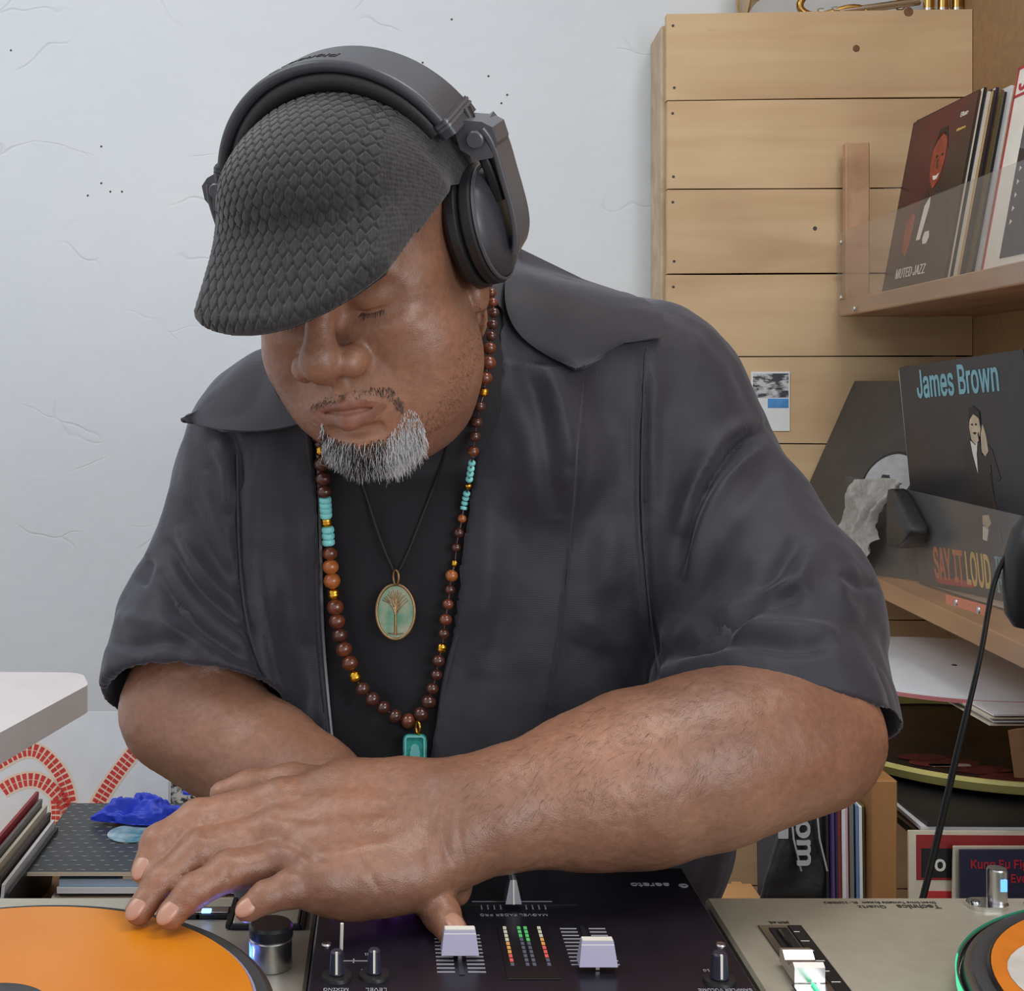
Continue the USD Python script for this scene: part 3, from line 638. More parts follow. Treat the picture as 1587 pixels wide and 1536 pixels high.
# stack of sleeves
rng = np.random.default_rng(21)
lay = [("cover_black", "thick black record sleeve at the very bottom of the left stack", .012), ("cover_grey", "grey record sleeve next to the bottom of the left stack", .012), ("cover_navy", "navy record sleeve low in the left stack", .010), ("cover_cream", "cream edged sleeve below the black one in the left stack", .007),
       ("cover_black", "black record sleeve below the white one in the left stack", .005), ("white_card", "white record sleeve in the upper half of the left stack", .008), ("cover_pale", "pale blue record sleeve in the upper half of the left stack", .010), ("cover_cream", "narrow cream sleeve directly under the dashed black sleeve", .005)]
flat("cover_pale", (168, 190, 214))
z = .6005
offs = [(.0, .0), (.006, .002), (.002, -.004), (.0, .0), (.010, .006), (.008, -.002), (.010, .002), (.10, .0)]
for (c, lbl, h), (ox, oy) in zip(lay, offs):
    o = np.array([-.470 + ox, 1.832 + oy, z + h])
    w = .31 if ox < .05 else .22
    Sleeve(lbl, o, o + [w, 0, 0], o + [0, .31, 0], M[c], h)
    z += h + .0008
# dotted black sleeve on top
mk("carbon_black", srgb(56, 60, 62), .38, var=.08, scale=60)
mk("dot_grey", srgb(150, 152, 150), .45)
zd = CZ - .68
A = on_z(30, 1352, zd); Bp = on_z(110, 1245, zd)
o = np.array([A[0], A[1], zd]); ey = np.array([Bp[0] - A[0], Bp[1] - A[1], 0]); ex = np.array([1.0, 0, 0]) * .33
D = Sleeve("black record sleeve with a pattern of small grey dashes lying on the left stack", o, o + ex, o + ey, M["carbon_black"], .0045)
ms = []
for j in range(17):
    for i in range(16):
        a = (i + .5 * (j % 2) + .35) / 16.6; b = (j + .5) / 17.0
        if a > .985: continue
        ms.append(xf(extrude([(-.0042, -.0008), (.0030, -.0012), (.0048, .0012), (-.0022, .0012)], .0003), D.ux, D.uy, D.n, D.at(a, b, .0001)))
D.part("dash_pattern", ms, M["dot_grey"], False, label="pattern of small grey dashes", kind="stuff")
D.part("edge", hexa([D.at(0, 0, .0002) + [0, -.001, 0], D.at(1, 0, .0002) + [0, -.001, 0], D.at(1, 0, .0002), D.at(0, 0, .0002)] + [D.at(0, 0, -.005) + [0, -.001, 0], D.at(1, 0, -.005) + [0, -.001, 0], D.at(1, 0, -.005), D.at(0, 0, -.005)]), M["cover_cream"], False, label="worn pale front edge")
# prop under the dotted sleeve's left end: an upright row of sleeves standing on the floor beside the crate lid
# upright leaning sleeves at the far left
ups = [("cover_black", "black sleeve leaning upright at the left edge in front of the white edged one", -.470, 1.76, -.02), ("cover_white", "white edged sleeve leaning upright at the left edge", -.4765, 1.765, -.024), ("cover_brown", "brown sleeve leaning upright at the left edge", -.4825, 1.77, -.03),
       ("cover_cream", "cream sleeve leaning upright at the left edge", -.489, 1.775, -.034), ("cover_grey", "grey sleeve leaning upright at the left edge", -.496, 1.772, -.038), ("cover_red", "dark red sleeve leaning upright at the left edge", -.503, 1.777, -.04)]
for c, lbl, x, d, sh in ups[:2]:
    pass
for k, (c, lbl, x, d, sh) in enumerate(ups):
    x0 = -.512 - .0068 * k; o = np.array([x0, d - .02, .6005]); hgt = .085 + .010 * (k % 3) + (.03 if k > 2 else 0)
    Sleeve(lbl, o, o + [0, .26, 0], o + [.010, 0, hgt], M[c], .0045)
# a dark sleeve standing between the leaning row and the dotted one
mk("dark_photo_cover", srgb(46, 42, 44), .3, color2=srgb(96, 62, 58), scale=12, ramp=(.5, .7))
# white sleeve with red track pattern standing at the back of the crate
zt_ = CZ - .553
dW = 2.2
bl = P(-26, 1394, dW); o = np.array([bl[0], dW, .6005])
topz = P(0, 1108, dW)[2]
T = Sleeve("white record sleeve with curving red track pattern standing behind the left stack", o, o + [.31, 0, 0], o + [0, .02, topz - .6005], M["white_card"], .004)
mk("track_red", srgb(206, 62, 58), .45, var=.08, scale=60); mk("track_halo", srgb(236, 214, 196), .45)
def uv2st(u, v):
    p = P(u, v, dW + .01); return np.array([(p - T.o).dot(T.ux), (p - T.o).dot(T.uy)])
def track(path, wid, step, skip=()):
    q = smooth_path(np.array([uv2st(u, v) for u, v in path]), 400)
    L = np.r_[0, np.cumsum(np.linalg.norm(np.diff(q, axis=0), axis=1))]
    n = int(L[-1] / step); ms = []
    halo = sg.LineString(q).buffer(wid * .5 + .004, cap_style=2)
    halo = halo.intersection(sg.box(.001, .001, T.W - .001, T.H - .001))
    T.part("print", [xf(trimesh.creation.extrude_polygon(g, .0003), T.ux, T.uy, T.n, T.o + T.n * .0001) for g in getattr(halo, "geoms", [halo])], M["track_halo"], False, label="cream track outline")
    for i in range(n):
        s0 = (i + .14) * step; s1 = (i + .80) * step
        for wlo, whi in ((-.5, -.03), (.03, .5)):
            c = []
            for s_, w_ in ((s0, wlo), (s1, wlo), (s1, whi), (s0, whi)):
                p = np.array([np.interp(s_, L, q[:, k]) for k in (0, 1)]); dp = unit(np.array([np.interp(s_ + .001, L, q[:, k]) - np.interp(s_ - .001, L, q[:, k]) for k in (0, 1)]))
                c.append(p + np.array([-dp[1], dp[0]]) * w_ * wid)
            c = np.array(c)
            if c.min() < .001 or (c[:, 0] > T.W - .001).any() or (c[:, 1] > T.H - .001).any(): continue
            m = extrude(c, .0003); ms.append(xf(m, T.ux, T.uy, T.n, T.o + T.n * .0005))
    if ms: T.part("track_print", ms, M["track_red"], False, label="red track segments", kind="stuff")
track([(-22, 1192), (15, 1172), (50, 1163), (76, 1178), (97, 1205), (110, 1260)], .021, .0095)
track([(4, 1225), (30, 1211), (58, 1209), (84, 1225), (106, 1254), (118, 1290)], .021, .0095)
track([(212, 1160), (190, 1187), (168, 1218), (150, 1250), (140, 1290)], .021, .0088)
track([(86, 1238), (88, 1262), (84, 1290)], .014, .0088)
# black and white patterned sleeve beside it
mk("bw_pattern", srgb(206, 204, 200), .45, color2=srgb(58, 58, 60), scale=75, ramp=(.42, .52), detail=3)
o = np.array([T.o[0] + .3125, 2.205, .6005])
Sleeve("cream and grey patterned sleeve standing right of the red track sleeve", o, o + [.30, .0, 0], o + [0, .02, P(300, 1172, 2.2)[2] - .6005], M["bw_pattern"], .004)
mk("pink_card", srgb(200, 146, 150), .6)
o = np.array([-.44, 2.165, .66]);
mk("cream_card", srgb(222, 214, 194), .6)
# crumpled blue glove and the teal disc under it
mk("nitrile", srgb(38, 66, 206), .42, var=.12, scale=40, sss=.1)
mk("teal_label", srgb(196, 216, 220), .4, color2=srgb(60, 128, 150), scale=26)
cg = on_z(212, 1279, zd + .0005)
ang = np.linspace(0, 2 * np.pi, 48)
single("round_sticker", xf(trimesh.creation.extrude_polygon(sg.Point(0, 0).buffer(.040, quad_segs=14), .0012), (1, 0, 0), (0, 1, 0), (0, 0, 1), on_z(208, 1292, zd + .0008)), M["teal_label"], "teal and white round label under the crumpled blue glove", "sticker", smooth=False)
def glove(center, w, d, h, seed, lobes):
    m = trimesh.creation.icosphere(subdivisions=5)
    v = np.array(m.vertices); a = np.arctan2(v[:, 1], v[:, 0])
    r = 1 + .0 * a
    for (ang_, amp, wid) in lobes: r += amp * np.exp(-((np.angle(np.exp(1j * (a - ang_)))) / wid) ** 2)
    hz = np.abs(v[:, 2])
    v = v * np.c_[r * w, r * d, np.full(len(v), h)]
    nz = 1 - np.abs(meshkit.fbm(v * [42, 70, 42] + seed, 2, seed) - .5) * 3.2; n2 = np.abs(meshkit.fbm(v * 110 + seed, 2, seed + 4) - .5) * 2
    v[:, 2] = np.where(v[:, 2] > 0, v[:, 2] * (.45 + .65 * nz) + .002 * n2, v[:, 2] * .12)
    v[:, :2] *= (1 + .14 * (nz - .4))[:, None]
    v[:, 2] -= v[:, 2].min()
    return trimesh.Trimesh(v + center, m.faces, process=False)
single("rubber_glove", glove(cg + [.010, .012, .0022], .050, .027, .036, 7, [(3.25, .55, .35), (.25, .5, .4), (1.2, .45, .3), (2.2, .2, .3), (5.2, .2, .3)]), M["nitrile"], "crumpled blue rubber glove on the dashed black sleeve", "glove", smooth=True)
cg2 = on_z(322, 1233, zd + .001)
single("rubber_glove", glove(cg2 + [0, 0, .0008], .030, .012, .012, 12, [(.2, .4, .3), (3.1, .4, .3)]), M["nitrile"], "scrap of a second blue rubber glove half hidden behind the man's hand", "glove", smooth=True)
# ---------------------------------------------------------------- desk with two turntables and the mixer
ZD = .87                                    # desk top
Z_MIX, Z_DECK = CZ - .360, CZ - .385
mk("desk_black", srgb(40, 38, 38), .5, var=.1)
dk = Thing("dj_desk", "dark desk carrying both turntables and the mixer", "desk", (.09, .75, 0))
dk.part("desk_top", box((-.72, .40, ZD - .035), (.86, 1.0, ZD), .003), M["desk_black"], False)
for x in (-.70, .79):
    for y in (.42, .94): dk.part("leg", box((x, y, 0), (x + .05, y + .05, ZD - .0355), .003), M["desk_black"], False)
mk("deck_silver", srgb(186, 180, 163), .36, 0.25, var=.04, scale=90, bump=.05, bscale=900)
mk("deck_dark", srgb(38, 38, 40), .5)
mk("chrome", (.78, .78, .78), .12, 1.0)
mk("brushed", (.66, .65, .64), .3, 1.0)
mk("black_plastic", (.016, .016, .018), .35)
mk("print_deck", srgb(62, 58, 52), .6)
mk("platter_metal", (.30, .30, .31), .35, 1.0)
mk("slipmat_black", (.02, .02, .021), .8, sheen=.2)
mk("led_blue", (.02, .05, .3), .3, emit=(.06, .18, 1.0), strength=4.0)
mk("led_blue_soft", (.1, .15, .5), .3, emit=(.25, .45, 1.0), strength=2.5)
mk("led_green", (.02, .3, .15), .3, emit=(.06, .95, .45), strength=.8)
mk("led_white", (.8, .8, .85), .3, emit=(.8, .85, 1.0), strength=2.5)
def translucent_vinyl():
    n = {"tc": ("texture_coordinate", {}), "n": ("noise_texture", {"scale": 5.0, "detail": 2.0}), "r": ("rgb_ramp", {"ramp": [(.35, srgb(208, 120, 14)), (.65, srgb(219, 138, 30))]}),
         "p": ("principled_bsdf", {"roughness": .34, "specular_ior_level": .35, "coat_weight": .12, "coat_roughness": .2}),
         "sx": ("separate_xyz", {}), "len": ("vector_math", {"math_type": "length"}), "flat": ("vector_math", {"math_type": "multiply", "vector2": (1, 1, 0)}),
         "w": ("math", {"math_type": "multiply", "value2": 5200.0}), "si": ("math", {"math_type": "sine"}), "b": ("bump", {"strength": .06, "distance": .0004})}
    l = [("tc.object", "n.vector"), ("n.fac", "r.fac"), ("r.color", "p.base_color"), ("tc.object", "flat.vector1"), ("flat.vector", "len.vector1"), ("len.value", "w.value1"), ("w.value", "si.value1"), ("si.value", "b.height"), ("b.normal", "p.normal")]
    M["orange_vinyl"] = usdkit.material(stage, "/World/Looks/orange_vinyl", n, l, surface="p.BSDF")
translucent_vinyl()
mk("label_dark", srgb(58, 56, 58), .5, var=.3, scale=60)
mk("vinyl_black", (.012, .012, .013), .25)
mk("art_white", srgb(206, 202, 196), .4, var=.1)
mk("art_orange", srgb(214, 122, 30), .4, var=.12, scale=30)

def turntable(label, x0, x1, d_far, plat, side):
    t = Thing("turntable", label, "turntable", ((x0 + x1) / 2, d_far - .175, ZD))
    d0 = d_far - .353
    ftop = box((x0, d0, Z_DECK - .012), (x1, d_far, Z_DECK), .0022)
    t.part("plinth_top", ftop, M["deck_silver"], False)
    t.part("plinth_base", box((x0 + .004, d0 + .004, ZD + .022), (x1 - .004, d_far - .004, Z_DECK - .0122), .003), M["deck_dark"], False)
    for fx in (x0 + .05, x1 - .05):
        for fy in (d0 + .05, d_far - .05):
            t.part("foot", lathe([(0, 0), (.022, 0), (.024, .006), (.024, .016), (.014, .022), (0, .022)], 24, (fx, fy, ZD)), M["deck_dark"], 30)
    px, py, zp = plat
    c = np.array([px, py, 0])
    t.part("platter", lathe([(0, Z_DECK + .0005), (.158, Z_DECK + .0005), (.166, Z_DECK + .004), (.166, Z_DECK + .014), (.1635, zp - .0008), (.160, zp), (0, zp)], 128, c), M["platter_metal"], 30)
    return t, c, zp
# left turntable (orange record)
LT, lc, lz = turntable("silver turntable at the left with a translucent orange record on it", -.505, -.052, .986, (-.227, .739, CZ - .3575), 1)
# strobe dots round the platter rim
def rim_dots(t, c, z, r, n, h):
    ms = []
    for k in range(n):
        a = 2 * np.pi * k / n
        ms.append(xf(box((-.0012, -.0005, -h / 2), (.0012, .0006, h / 2)), (-math.sin(a), math.cos(a), 0), (math.cos(a), math.sin(a), 0), (0, 0, 1), c + [r * math.cos(a), r * math.sin(a), z]))
    t.part("strobe_dots", ms, M["chrome"], False, label="strobe dots", kind="stuff")
rim_dots(LT, lc, Z_DECK + .0085, .1662, 150, .003)
ring = lathe([(.1535, lz), (.1598, lz), (.1598, lz + .0012), (.1535, lz + .0012), (.1535, lz)], 128, lc)
LT.part("slipmat_edge", ring, M["slipmat_black"], 30)
mk("slipmat_glow", srgb(150, 150, 190), .4)
LT.part("slipmat", lathe([(0, lz + .0002), (.1533, lz + .0002), (.1533, lz + .0016), (0, lz + .0016)], 96, lc), M["slipmat_glow"], 30)
single_rec = Thing("vinyl_record", "translucent orange vinyl record on the left turntable", "record", lc + [0, 0, lz])
zr = lz + .0018
prof = [(.0036, zr), (.150, zr), (.1515, zr + .0009), (.1505, zr + .0021), (.147, zr + .0019), (.062, zr + .0018), (.058, zr + .0021), (.0036, zr + .0021), (.0036, zr)]
single_rec.part("disc", lathe(prof, 160, lc), M["orange_vinyl"], 40)
single_rec.part("record_label", lathe([(.0036, zr + .0021), (.036, zr + .0021), (.036, zr + .0025), (.0036, zr + .0025), (.0036, zr + .0021)], 64, lc), M["label_dark"], False)
LT.part("spindle", lathe([(0, lz), (.0035, lz), (.0035, lz + .014), (.002, lz + .017), (0, lz + .0175)], 16, lc), M["chrome"], 30)
Z3 = np.array([0, 0, Z_DECK])
# start button in its black frame
def flat_quad(px, z, m_h):
    c = [on_z(u, v, z) for u, v in px]
    return hexa(c + [p - [0, 0, m_h] for p in c])
bc = on_z(416, 1420, Z_DECK)
LT.part("button_well", box(bc + [-.026, -.024, -.0004], bc + [.026, .024, .0006], .0002), M["black_plastic"], False)
LT.part("start_button", box(bc + [-.0235, -.0215, .0007], bc + [.0235, .0215, .005], .0012), M["deck_silver"], False)
for x in (-1, 1): LT.part("button_frame", box(bc + [x * .0265 - .0018, -.0245, .0007], bc + [x * .0265 + .0018, .0245, .0045], .0006), M["black_plastic"], False)
for y in (-1, 1): LT.part("button_frame", box(bc + [-.0248, y * .0238 - .0016, .0007], bc + [.0248, y * .0238 + .0016, .0035], .0006), M["black_plastic"], False)
b2 = on_z(331, 1420, Z_DECK)
for k, u in enumerate((331, 286)):
    b2 = on_z(u, 1420, Z_DECK)
    LT.part("speed_button", box(b2 + [-.0125, -.007, .0004], b2 + [.0125, .007, .0045], .0008), M["black_plastic"], False)
    LT.part("button_cap", box(b2 + [-.0112, -.0066, .0046], b2 + [.0112, .0040, .0056], .0004), M["brushed"], False)
b2 = on_z(320, 1413, Z_DECK + .006)
LT.part("button_light", box(b2 + [-.0035, -.003, -.0002], b2 + [.0035, .003, .0014], .0004), M["led_blue_soft"], False, label="blue lit speed light")
# power knob with the strobe lamp
kc = on_z(420, 1497, Z_DECK)
LT.part("knob_body", lathe([(0, .0005), (.0140, .0005), (.0140, .0185), (.0132, .0195), (0, .0195)], 48, kc), M["brushed"], 30, label="bright metal power knob")
LT.part("knob_cap", lathe([(0, .0196), (.0138, .0196), (.0146, .0205), (.0146, .0265), (.0132, .0285), (0, .0289)], 48, kc), M["black_plastic"], 25, label="black knob cap")
a0 = math.radians(205)
win = []
for a in np.linspace(math.radians(168), math.radians(215), 8): win.append(kc[:2] + .0144 * np.array([math.cos(a), math.sin(a)]))
wv = [np.r_[p, kc[2] + z] for z in (.004, .0155) for p in win]; n_ = len(win)
wf = [[i, i + 1, n_ + i + 1, n_ + i] for i in range(n_ - 1)]
LT.part("strobe_window", sheet(np.array(wv).reshape(2, n_, 3), .0012), M["led_blue"], True, label="blue lit strobe window")
lt2 = UsdLux.SphereLight.Define(stage, LT.path + "/strobe_lamp"); lt2.CreateRadiusAttr(.003); lt2.CreateIntensityAttr(40.0); lt2.CreateColorAttr(Gf.Vec3f(.15, .25, 1.0))
lt2.AddTranslateOp().Set(Gf.Vec3d(*(kc + [-.021, -.004, .008] - LT.loc)))
# right turntable
RT, rc, rz = turntable("silver turntable at the right with pitch slider and popup lamp", .239, .692, .986, (.5135, .760, CZ - .3635), -1)
rim_dots(RT, rc, Z_DECK + .0085, .1662, 150, .003)
g = []
for k in range(3):
    pass
RT.part("strobe_glow", lathe([(.1668, Z_DECK + .0125), (.1680, Z_DECK + .0125), (.1680, Z_DECK + .0185), (.1668, Z_DECK + .0185), (.1668, Z_DECK + .0125)], 128, rc), M["platter_metal"], False)
ang = np.linspace(math.radians(150), math.radians(212), 30)
gp = np.array([[rc + [r * math.cos(a), r * math.sin(a), Z_DECK + z] for a in ang] for r, z in ((.1684, .0115), (.1688, .0195))])
RT.part("strobe_light", sheet(gp, .0006), M["led_green"], True, label="green lit rim light")
gp = np.array([[rc + [r * math.cos(a), r * math.sin(a), Z_DECK + z] for a in np.linspace(math.radians(95), math.radians(150), 30)] for r, z in ((.1684, .0115), (.1688, .0195))])
mk("led_green_dim", (.03, .22, .13), .3, emit=(.06, .75, .4), strength=.12)
RT.part("strobe_light", sheet(gp, .0006), M["led_green_dim"], True, label="dim green rim light")
RT.part("slipmat", lathe([(0, rz), (.1588, rz), (.1588, rz + .0016), (0, rz + .0016)], 96, rc), M["slipmat_black"], 30)
RT.part("spindle", lathe([(0, rz), (.0035, rz), (.0035, rz + .016), (0, rz + .0175)], 16, rc), M["chrome"], 30)
rec = Thing("vinyl_record", "orange and black picture disc record on the right turntable", "record", rc + [0, 0, rz])
zr2 = rz + .0018
rec.part("disc", lathe([(.0036, zr2), (.1490, zr2), (.1505, zr2 + .001), (.149, zr2 + .002), (.0036, zr2 + .002), (.0036, zr2)], 128, rc), M["vinyl_black"], 30)
rec.part("orange_print", lathe([(.0036, zr2 + .002), (.1482, zr2 + .002), (.1482, zr2 + .0024), (.0036, zr2 + .0024), (.0036, zr2 + .002)], 96, rc), M["art_orange"], False, label="orange printed face")
for r_, a0_, a1_, mm in ((.133, 105, 240, "art_white"), (.117, 115, 232, "vinyl_black"), (.100, 125, 225, "art_white")):
    pts = [(r_ * math.cos(a) * (1 + .05 * math.sin(5 * a)), r_ * math.sin(a) * (1 + .05 * math.sin(5 * a))) for a in np.linspace(math.radians(a0_), math.radians(a1_), 30)]
    pts2 = [((r_ - .016) * math.cos(a) * (1 + .06 * math.sin(7 * a)), (r_ - .016) * math.sin(a) * (1 + .06 * math.sin(7 * a))) for a in np.linspace(math.radians(a1_), math.radians(a0_), 30)]
    m = extrude(sg.Polygon(pts + pts2).buffer(0), .0004); m.apply_translation(rc + [0, 0, zr2 + .0025]); rec.part("print", m, M[mm], False)
# popup lamp
pc_ = on_z(1545, 1403, Z_DECK)
base = trimesh.creation.extrude_polygon(rrect(.030, .020, .0099, 8), .003); base.apply_translation(on_z(1530, 1405, Z_DECK) + [0, 0, .0001])
RT.part("lamp_plate", base, M["chrome"], 30)
RT.part("lamp_screw", lathe([(0, .0031), (.004, .0031), (.0035, .0045), (0, .0048)], 16, on_z(1512, 1405, Z_DECK)), M["chrome"], 30)
RT.part("target_lamp", lathe([(0, .0032), (.0072, .0032), (.0072, .026), (.0066, .0275), (0, .0277)], 40, pc_), M["brushed"], 30, label="bright metal popup target lamp")
w0 = pc_ + [.0015, -.0072, .017]
RT.part("lamp_window", box(w0 + [-.0022, -.0004, -.0045], w0 + [.0028, .0012, .0045], .0003), M["led_blue"], False, label="blue lit lamp window")
RT.part("rca_button", lathe([(0, .0001), (.006, .0001), (.006, .002), (0, .0024)], 20, on_z(1600, 1405, Z_DECK)), M["chrome"], 30)
# pitch slider
q = [on_z(u, v, Z_DECK + .0004) for u, v in ((1174, 1437), (1244, 1437), (1345, 1580), (1262, 1580))]
sl_x0, sl_x1 = .2825, .3165
sx0 = on_z(1175, 1437, Z_DECK)[0]; sx1 = on_z(1243, 1437, Z_DECK)[0]; sd1 = on_z(1175, 1436, Z_DECK)[1]; sd0 = sd1 - .17
RT.part("pitch_plate", box((sx0, sd0, Z_DECK + .0001), (sx1, sd1, Z_DECK + .0012), .0004), M["brushed"], False, label="metal pitch slider plate")
RT.part("pitch_slot", box((sx0 + .006, sd0 + .006, Z_DECK + .00125), (sx0 + .019, sd1 - .006, Z_DECK + .0018), .0002), M["deck_dark"], False)
RT.part("pitch_rail", box((sx0 + .010, sd0 + .008, Z_DECK + .0019), (sx0 + .0128, sd1 - .012, Z_DECK + .0034), .0004), M["chrome"], False)
RT.part("pitch_scale", box((sx0 + .0205, sd0 + .002, Z_DECK + .00125), (sx1 - .001, sd1 - .002, Z_DECK + .0019), .0002), M["black_plastic"], False)
for k in range(9):
    RT.part("scale_tick", box((sx0 + .0215, sd1 - .014 - .0155 * k, Z_DECK + .00195), (sx0 + .0255 + .002 * (k % 2), sd1 - .0132 - .0155 * k, Z_DECK + .0022)), M["print_white"], False)
cc = on_z(1243, 1500, Z_DECK + .006)
cw = .0098
prof = [(-.016, .0), (-.016, .010), (-.012, .012), (-.004, .0065), (.004, .0065), (.010, .0105), (.0155, .0095), (.0165, 0)]
cap = extrude(prof, 2 * cw); cap = xf(cap, (0, 1, 0), (0, 0, 1), (1, 0, 0), (cc[0] - cw, cc[1], Z_DECK + .003))
RT.part("pitch_fader", cap, M["brushed"], 25, label="bright metal pitch fader cap")
g0 = np.array([cc[0] + .001, cc[1] - .034, Z_DECK + .0035])
RT.part("pitch_light", box(g0 + [-.0012, -.016, 0], g0 + [.0012, .016, .0012], .0003), M["led_green"], False, label="green pitch light")
RT.part("pitch_base", box((cc[0] - .0122, cc[1] - .055, Z_DECK + .0019), (cc[0] + .0122, cc[1] - .0168, Z_DECK + .0032), .0006), M["brushed"], False)
# lettering, reading from the player's side
Lx, Ly = np.array([-1.0, 0, 0]), np.array([0, -1.0, 0])
def deck_text(s, u, v, h, width, z, m, t, bold=False):
    """(u, v): where the text ends (its left end in the picture is the end of the words)."""
    c = on_z(u, v, z); return t.part("lettering", text(s, h, c + [0, 0, .0001], Lx, Ly, .0003, bold, width), m, False)
deck_text("Technics", 1455, 1403, .0065, .0315, Z_DECK, M["print_deck"], RT, True)
deck_text("Quartz", 1372, 1404, .005, .0205, Z_DECK, M["print_deck"], RT)
deck_text("Direct Drive Turntable System   SL-1200MK2", 1449, 1398, .0036, .083, Z_DECK, M["print_deck"], RT)
deck_text("pitch adj.", 1222, 1429, .0036, .0145, Z_DECK, M["print_deck"], RT)

# ---------------------------------------------------------------- mixer
mk("mixer_black", srgb(27, 25, 34), .30, spec=.35, var=.12, scale=30, bump=.03, bscale=1500)
mk("mixer_print", srgb(160, 158, 166), .5)
mk("cap_lavender", srgb(168, 164, 188), .35)
mk("cap_grey", srgb(150, 148, 154), .4)
mk("knob_black", srgb(44, 42, 58), .35)
MX0, MX1, MD1 = -.0475, .2205, .978
MD0 = MD1 - .387
mx = Thing("dj_mixer", "black two channel mixer between the turntables with lavender fader caps", "mixer", ((MX0 + MX1) / 2, MD1 - .19, ZD))
mx.part("faceplate", box((MX0, MD0, Z_MIX - .004), (MX1, MD1, Z_MIX), .0012), M["mixer_black"], False)
mx.part("case", box((MX0 + .002, MD0 + .002, ZD + .012), (MX1 - .002, MD1 - .002, Z_MIX - .0042), .003), M["black_plastic"], False)
for fx in (MX0 + .03, MX1 - .03):
    for fy in (MD0 + .04, MD1 - .04): mx.part("foot", lathe([(0, 0), (.013, 0), (.013, .0115), (0, .0118)], 20, (fx, fy, ZD)), M["black_plastic"], 30)
def zq(u, v, h=0.0): return on_z(u, v, Z_MIX + h)
def flatbox(u0, v0, u1, v1, m, name, h=.0004, z=0.0, label=None):
    a, b = zq(u0, v1), zq(u1, v0)
    mx.part(name, box((a[0], min(a[1], b[1]), Z_MIX + z + .0001), (b[0], max(a[1], b[1]), Z_MIX + z + h)), m, False, label=label)
def tick(x0, x1, d, m=None, w=.0006): mx.part("scale_tick", box((x0, d - w, Z_MIX + .0001), (x1, d + w, Z_MIX + .0004)), m or M["mixer_print"], False)
def vfader(u, vtop, v_base, name_):
    """A line fader: slot along depth, its cap's base centre at pixel (u, v_base)."""
    c = zq(u, v_base); x = c[0]
    d_hi = zq(u, vtop)[1]
    mx.part("fader_slot", box((x - .0016, d_hi - .062, Z_MIX + .0001), (x + .0016, d_hi, Z_MIX + .0005)), M["black_plastic"], False)
    n = 11
    for k in range(n):
        d = d_hi - .004 - k * .0054
        tick(x - .0150, x - .0040, d); tick(x + .0040, x + .0150, d)
    # cap: wedge with a flat sloping front
    y0 = c[1]
    w0, w1, h = .0118, .0098, .0185
    lo_ = [(-w0, -.0062), (w0, -.0062), (w0, .0062), (-w0, .0062)]; hi_ = [(-w1, -.0030), (w1, -.0030), (w1, .0030), (-w1, .0030)]
    pts = [np.array([x + a, y0 + b + .004, Z_MIX + .004]) for a, b in lo_] + [np.array([x + a, y0 + b + .004, Z_MIX + h]) for a, b in hi_]
    hull = trimesh.convex.convex_hull(np.array([p + o for p in pts for o in np.random.default_rng(1).normal(0, .0003, (4, 3))]))
    cp = mx.part("fader_cap", trimesh.convex.convex_hull(np.array(pts)), M["cap_lavender"], False)
    mx.part("cap_line", box((x - w1 * .95, y0 + .0012, Z_MIX + h + .0001), (x + w1 * .95, y0 + .0028 + .004, Z_MIX + h + .0006)), M["print_white"], False, parent=cp)
    mx.part("cap_line", hexa([np.array([x - w1 - .0003, y0 + .0006 - .0001, Z_MIX + h - .0022]), np.array([x + w1 + .0003, y0 + .0005, Z_MIX + h - .0022]), np.array([x + w1 + .0001, y0 + .0008, Z_MIX + h - .0010]), np.array([x - w1 - .0001, y0 + .0008, Z_MIX + h - .0010])] +
            [np.array([x - w1 - .0003, y0 + .0020, Z_MIX + h - .0022]), np.array([x + w1 + .0003, y0 + .0020, Z_MIX + h - .0022]), np.array([x + w1 + .0001, y0 + .0020, Z_MIX + h - .0010]), np.array([x - w1 - .0001, y0 + .0020, Z_MIX + h - .0010])]), M["print_white"], False, parent=cp)
    mx.part("fader_stem", box((x - .0012, y0 + .002, Z_MIX + .0005), (x + .0012, y0 + .006, Z_MIX + .0045)), M["brushed"], False)
    return c
vf1 = vfader(713, 1446, 1489, "a"); vf2 = vfader(927, 1436, 1507, "b")
# crossfader
cxf = zq(795, 1404); x = cxf[0]; y0 = cxf[1]
mx.part("fader_slot", box((x - .045, y0 + .0005, Z_MIX + .0001), (x + .045, y0 + .0030, Z_MIX + .0005)), M["black_plastic"], False)
pts = [np.array([x + a, y0 + .002 + b, Z_MIX + z]) for a, b, z in [(-.0056, -.007, .003), (.0056, -.007, .003), (.0056, .007, .003), (-.0056, .007, .003), (-.0022, -.005, .019), (.0022, -.005, .019), (.0022, .005, .019), (-.0022, .005, .019)]]
cp = mx.part("crossfader_cap", trimesh.convex.convex_hull(np.array(pts)), M["cap_grey"], False)
mx.part("cap_line", hexa([np.array([x - .0006, y0 - .0055, Z_MIX + .003]), np.array([x + .0006, y0 - .0055, Z_MIX + .003]), np.array([x + .0006, y0 - .0036, Z_MIX + .0194]), np.array([x - .0006, y0 - .0036, Z_MIX + .0194]),
        np.array([x - .0006, y0 + .001, Z_MIX + .003]), np.array([x + .0006, y0 + .001, Z_MIX + .003]), np.array([x + .0006, y0 + .007, Z_MIX + .0194]), np.array([x - .0006, y0 + .007, Z_MIX + .0194])]), M["print_white"], False, parent=cp)
for k in range(11):
    if k in (4, 5, 6): continue
    xx = x - .022 + .0044 * k; mx.part("scale_tick", box((xx - .0005, y0 - .006, Z_MIX + .0001), (xx + .0005, y0 + .0005, Z_MIX + .0004)), M["mixer_print"], False)
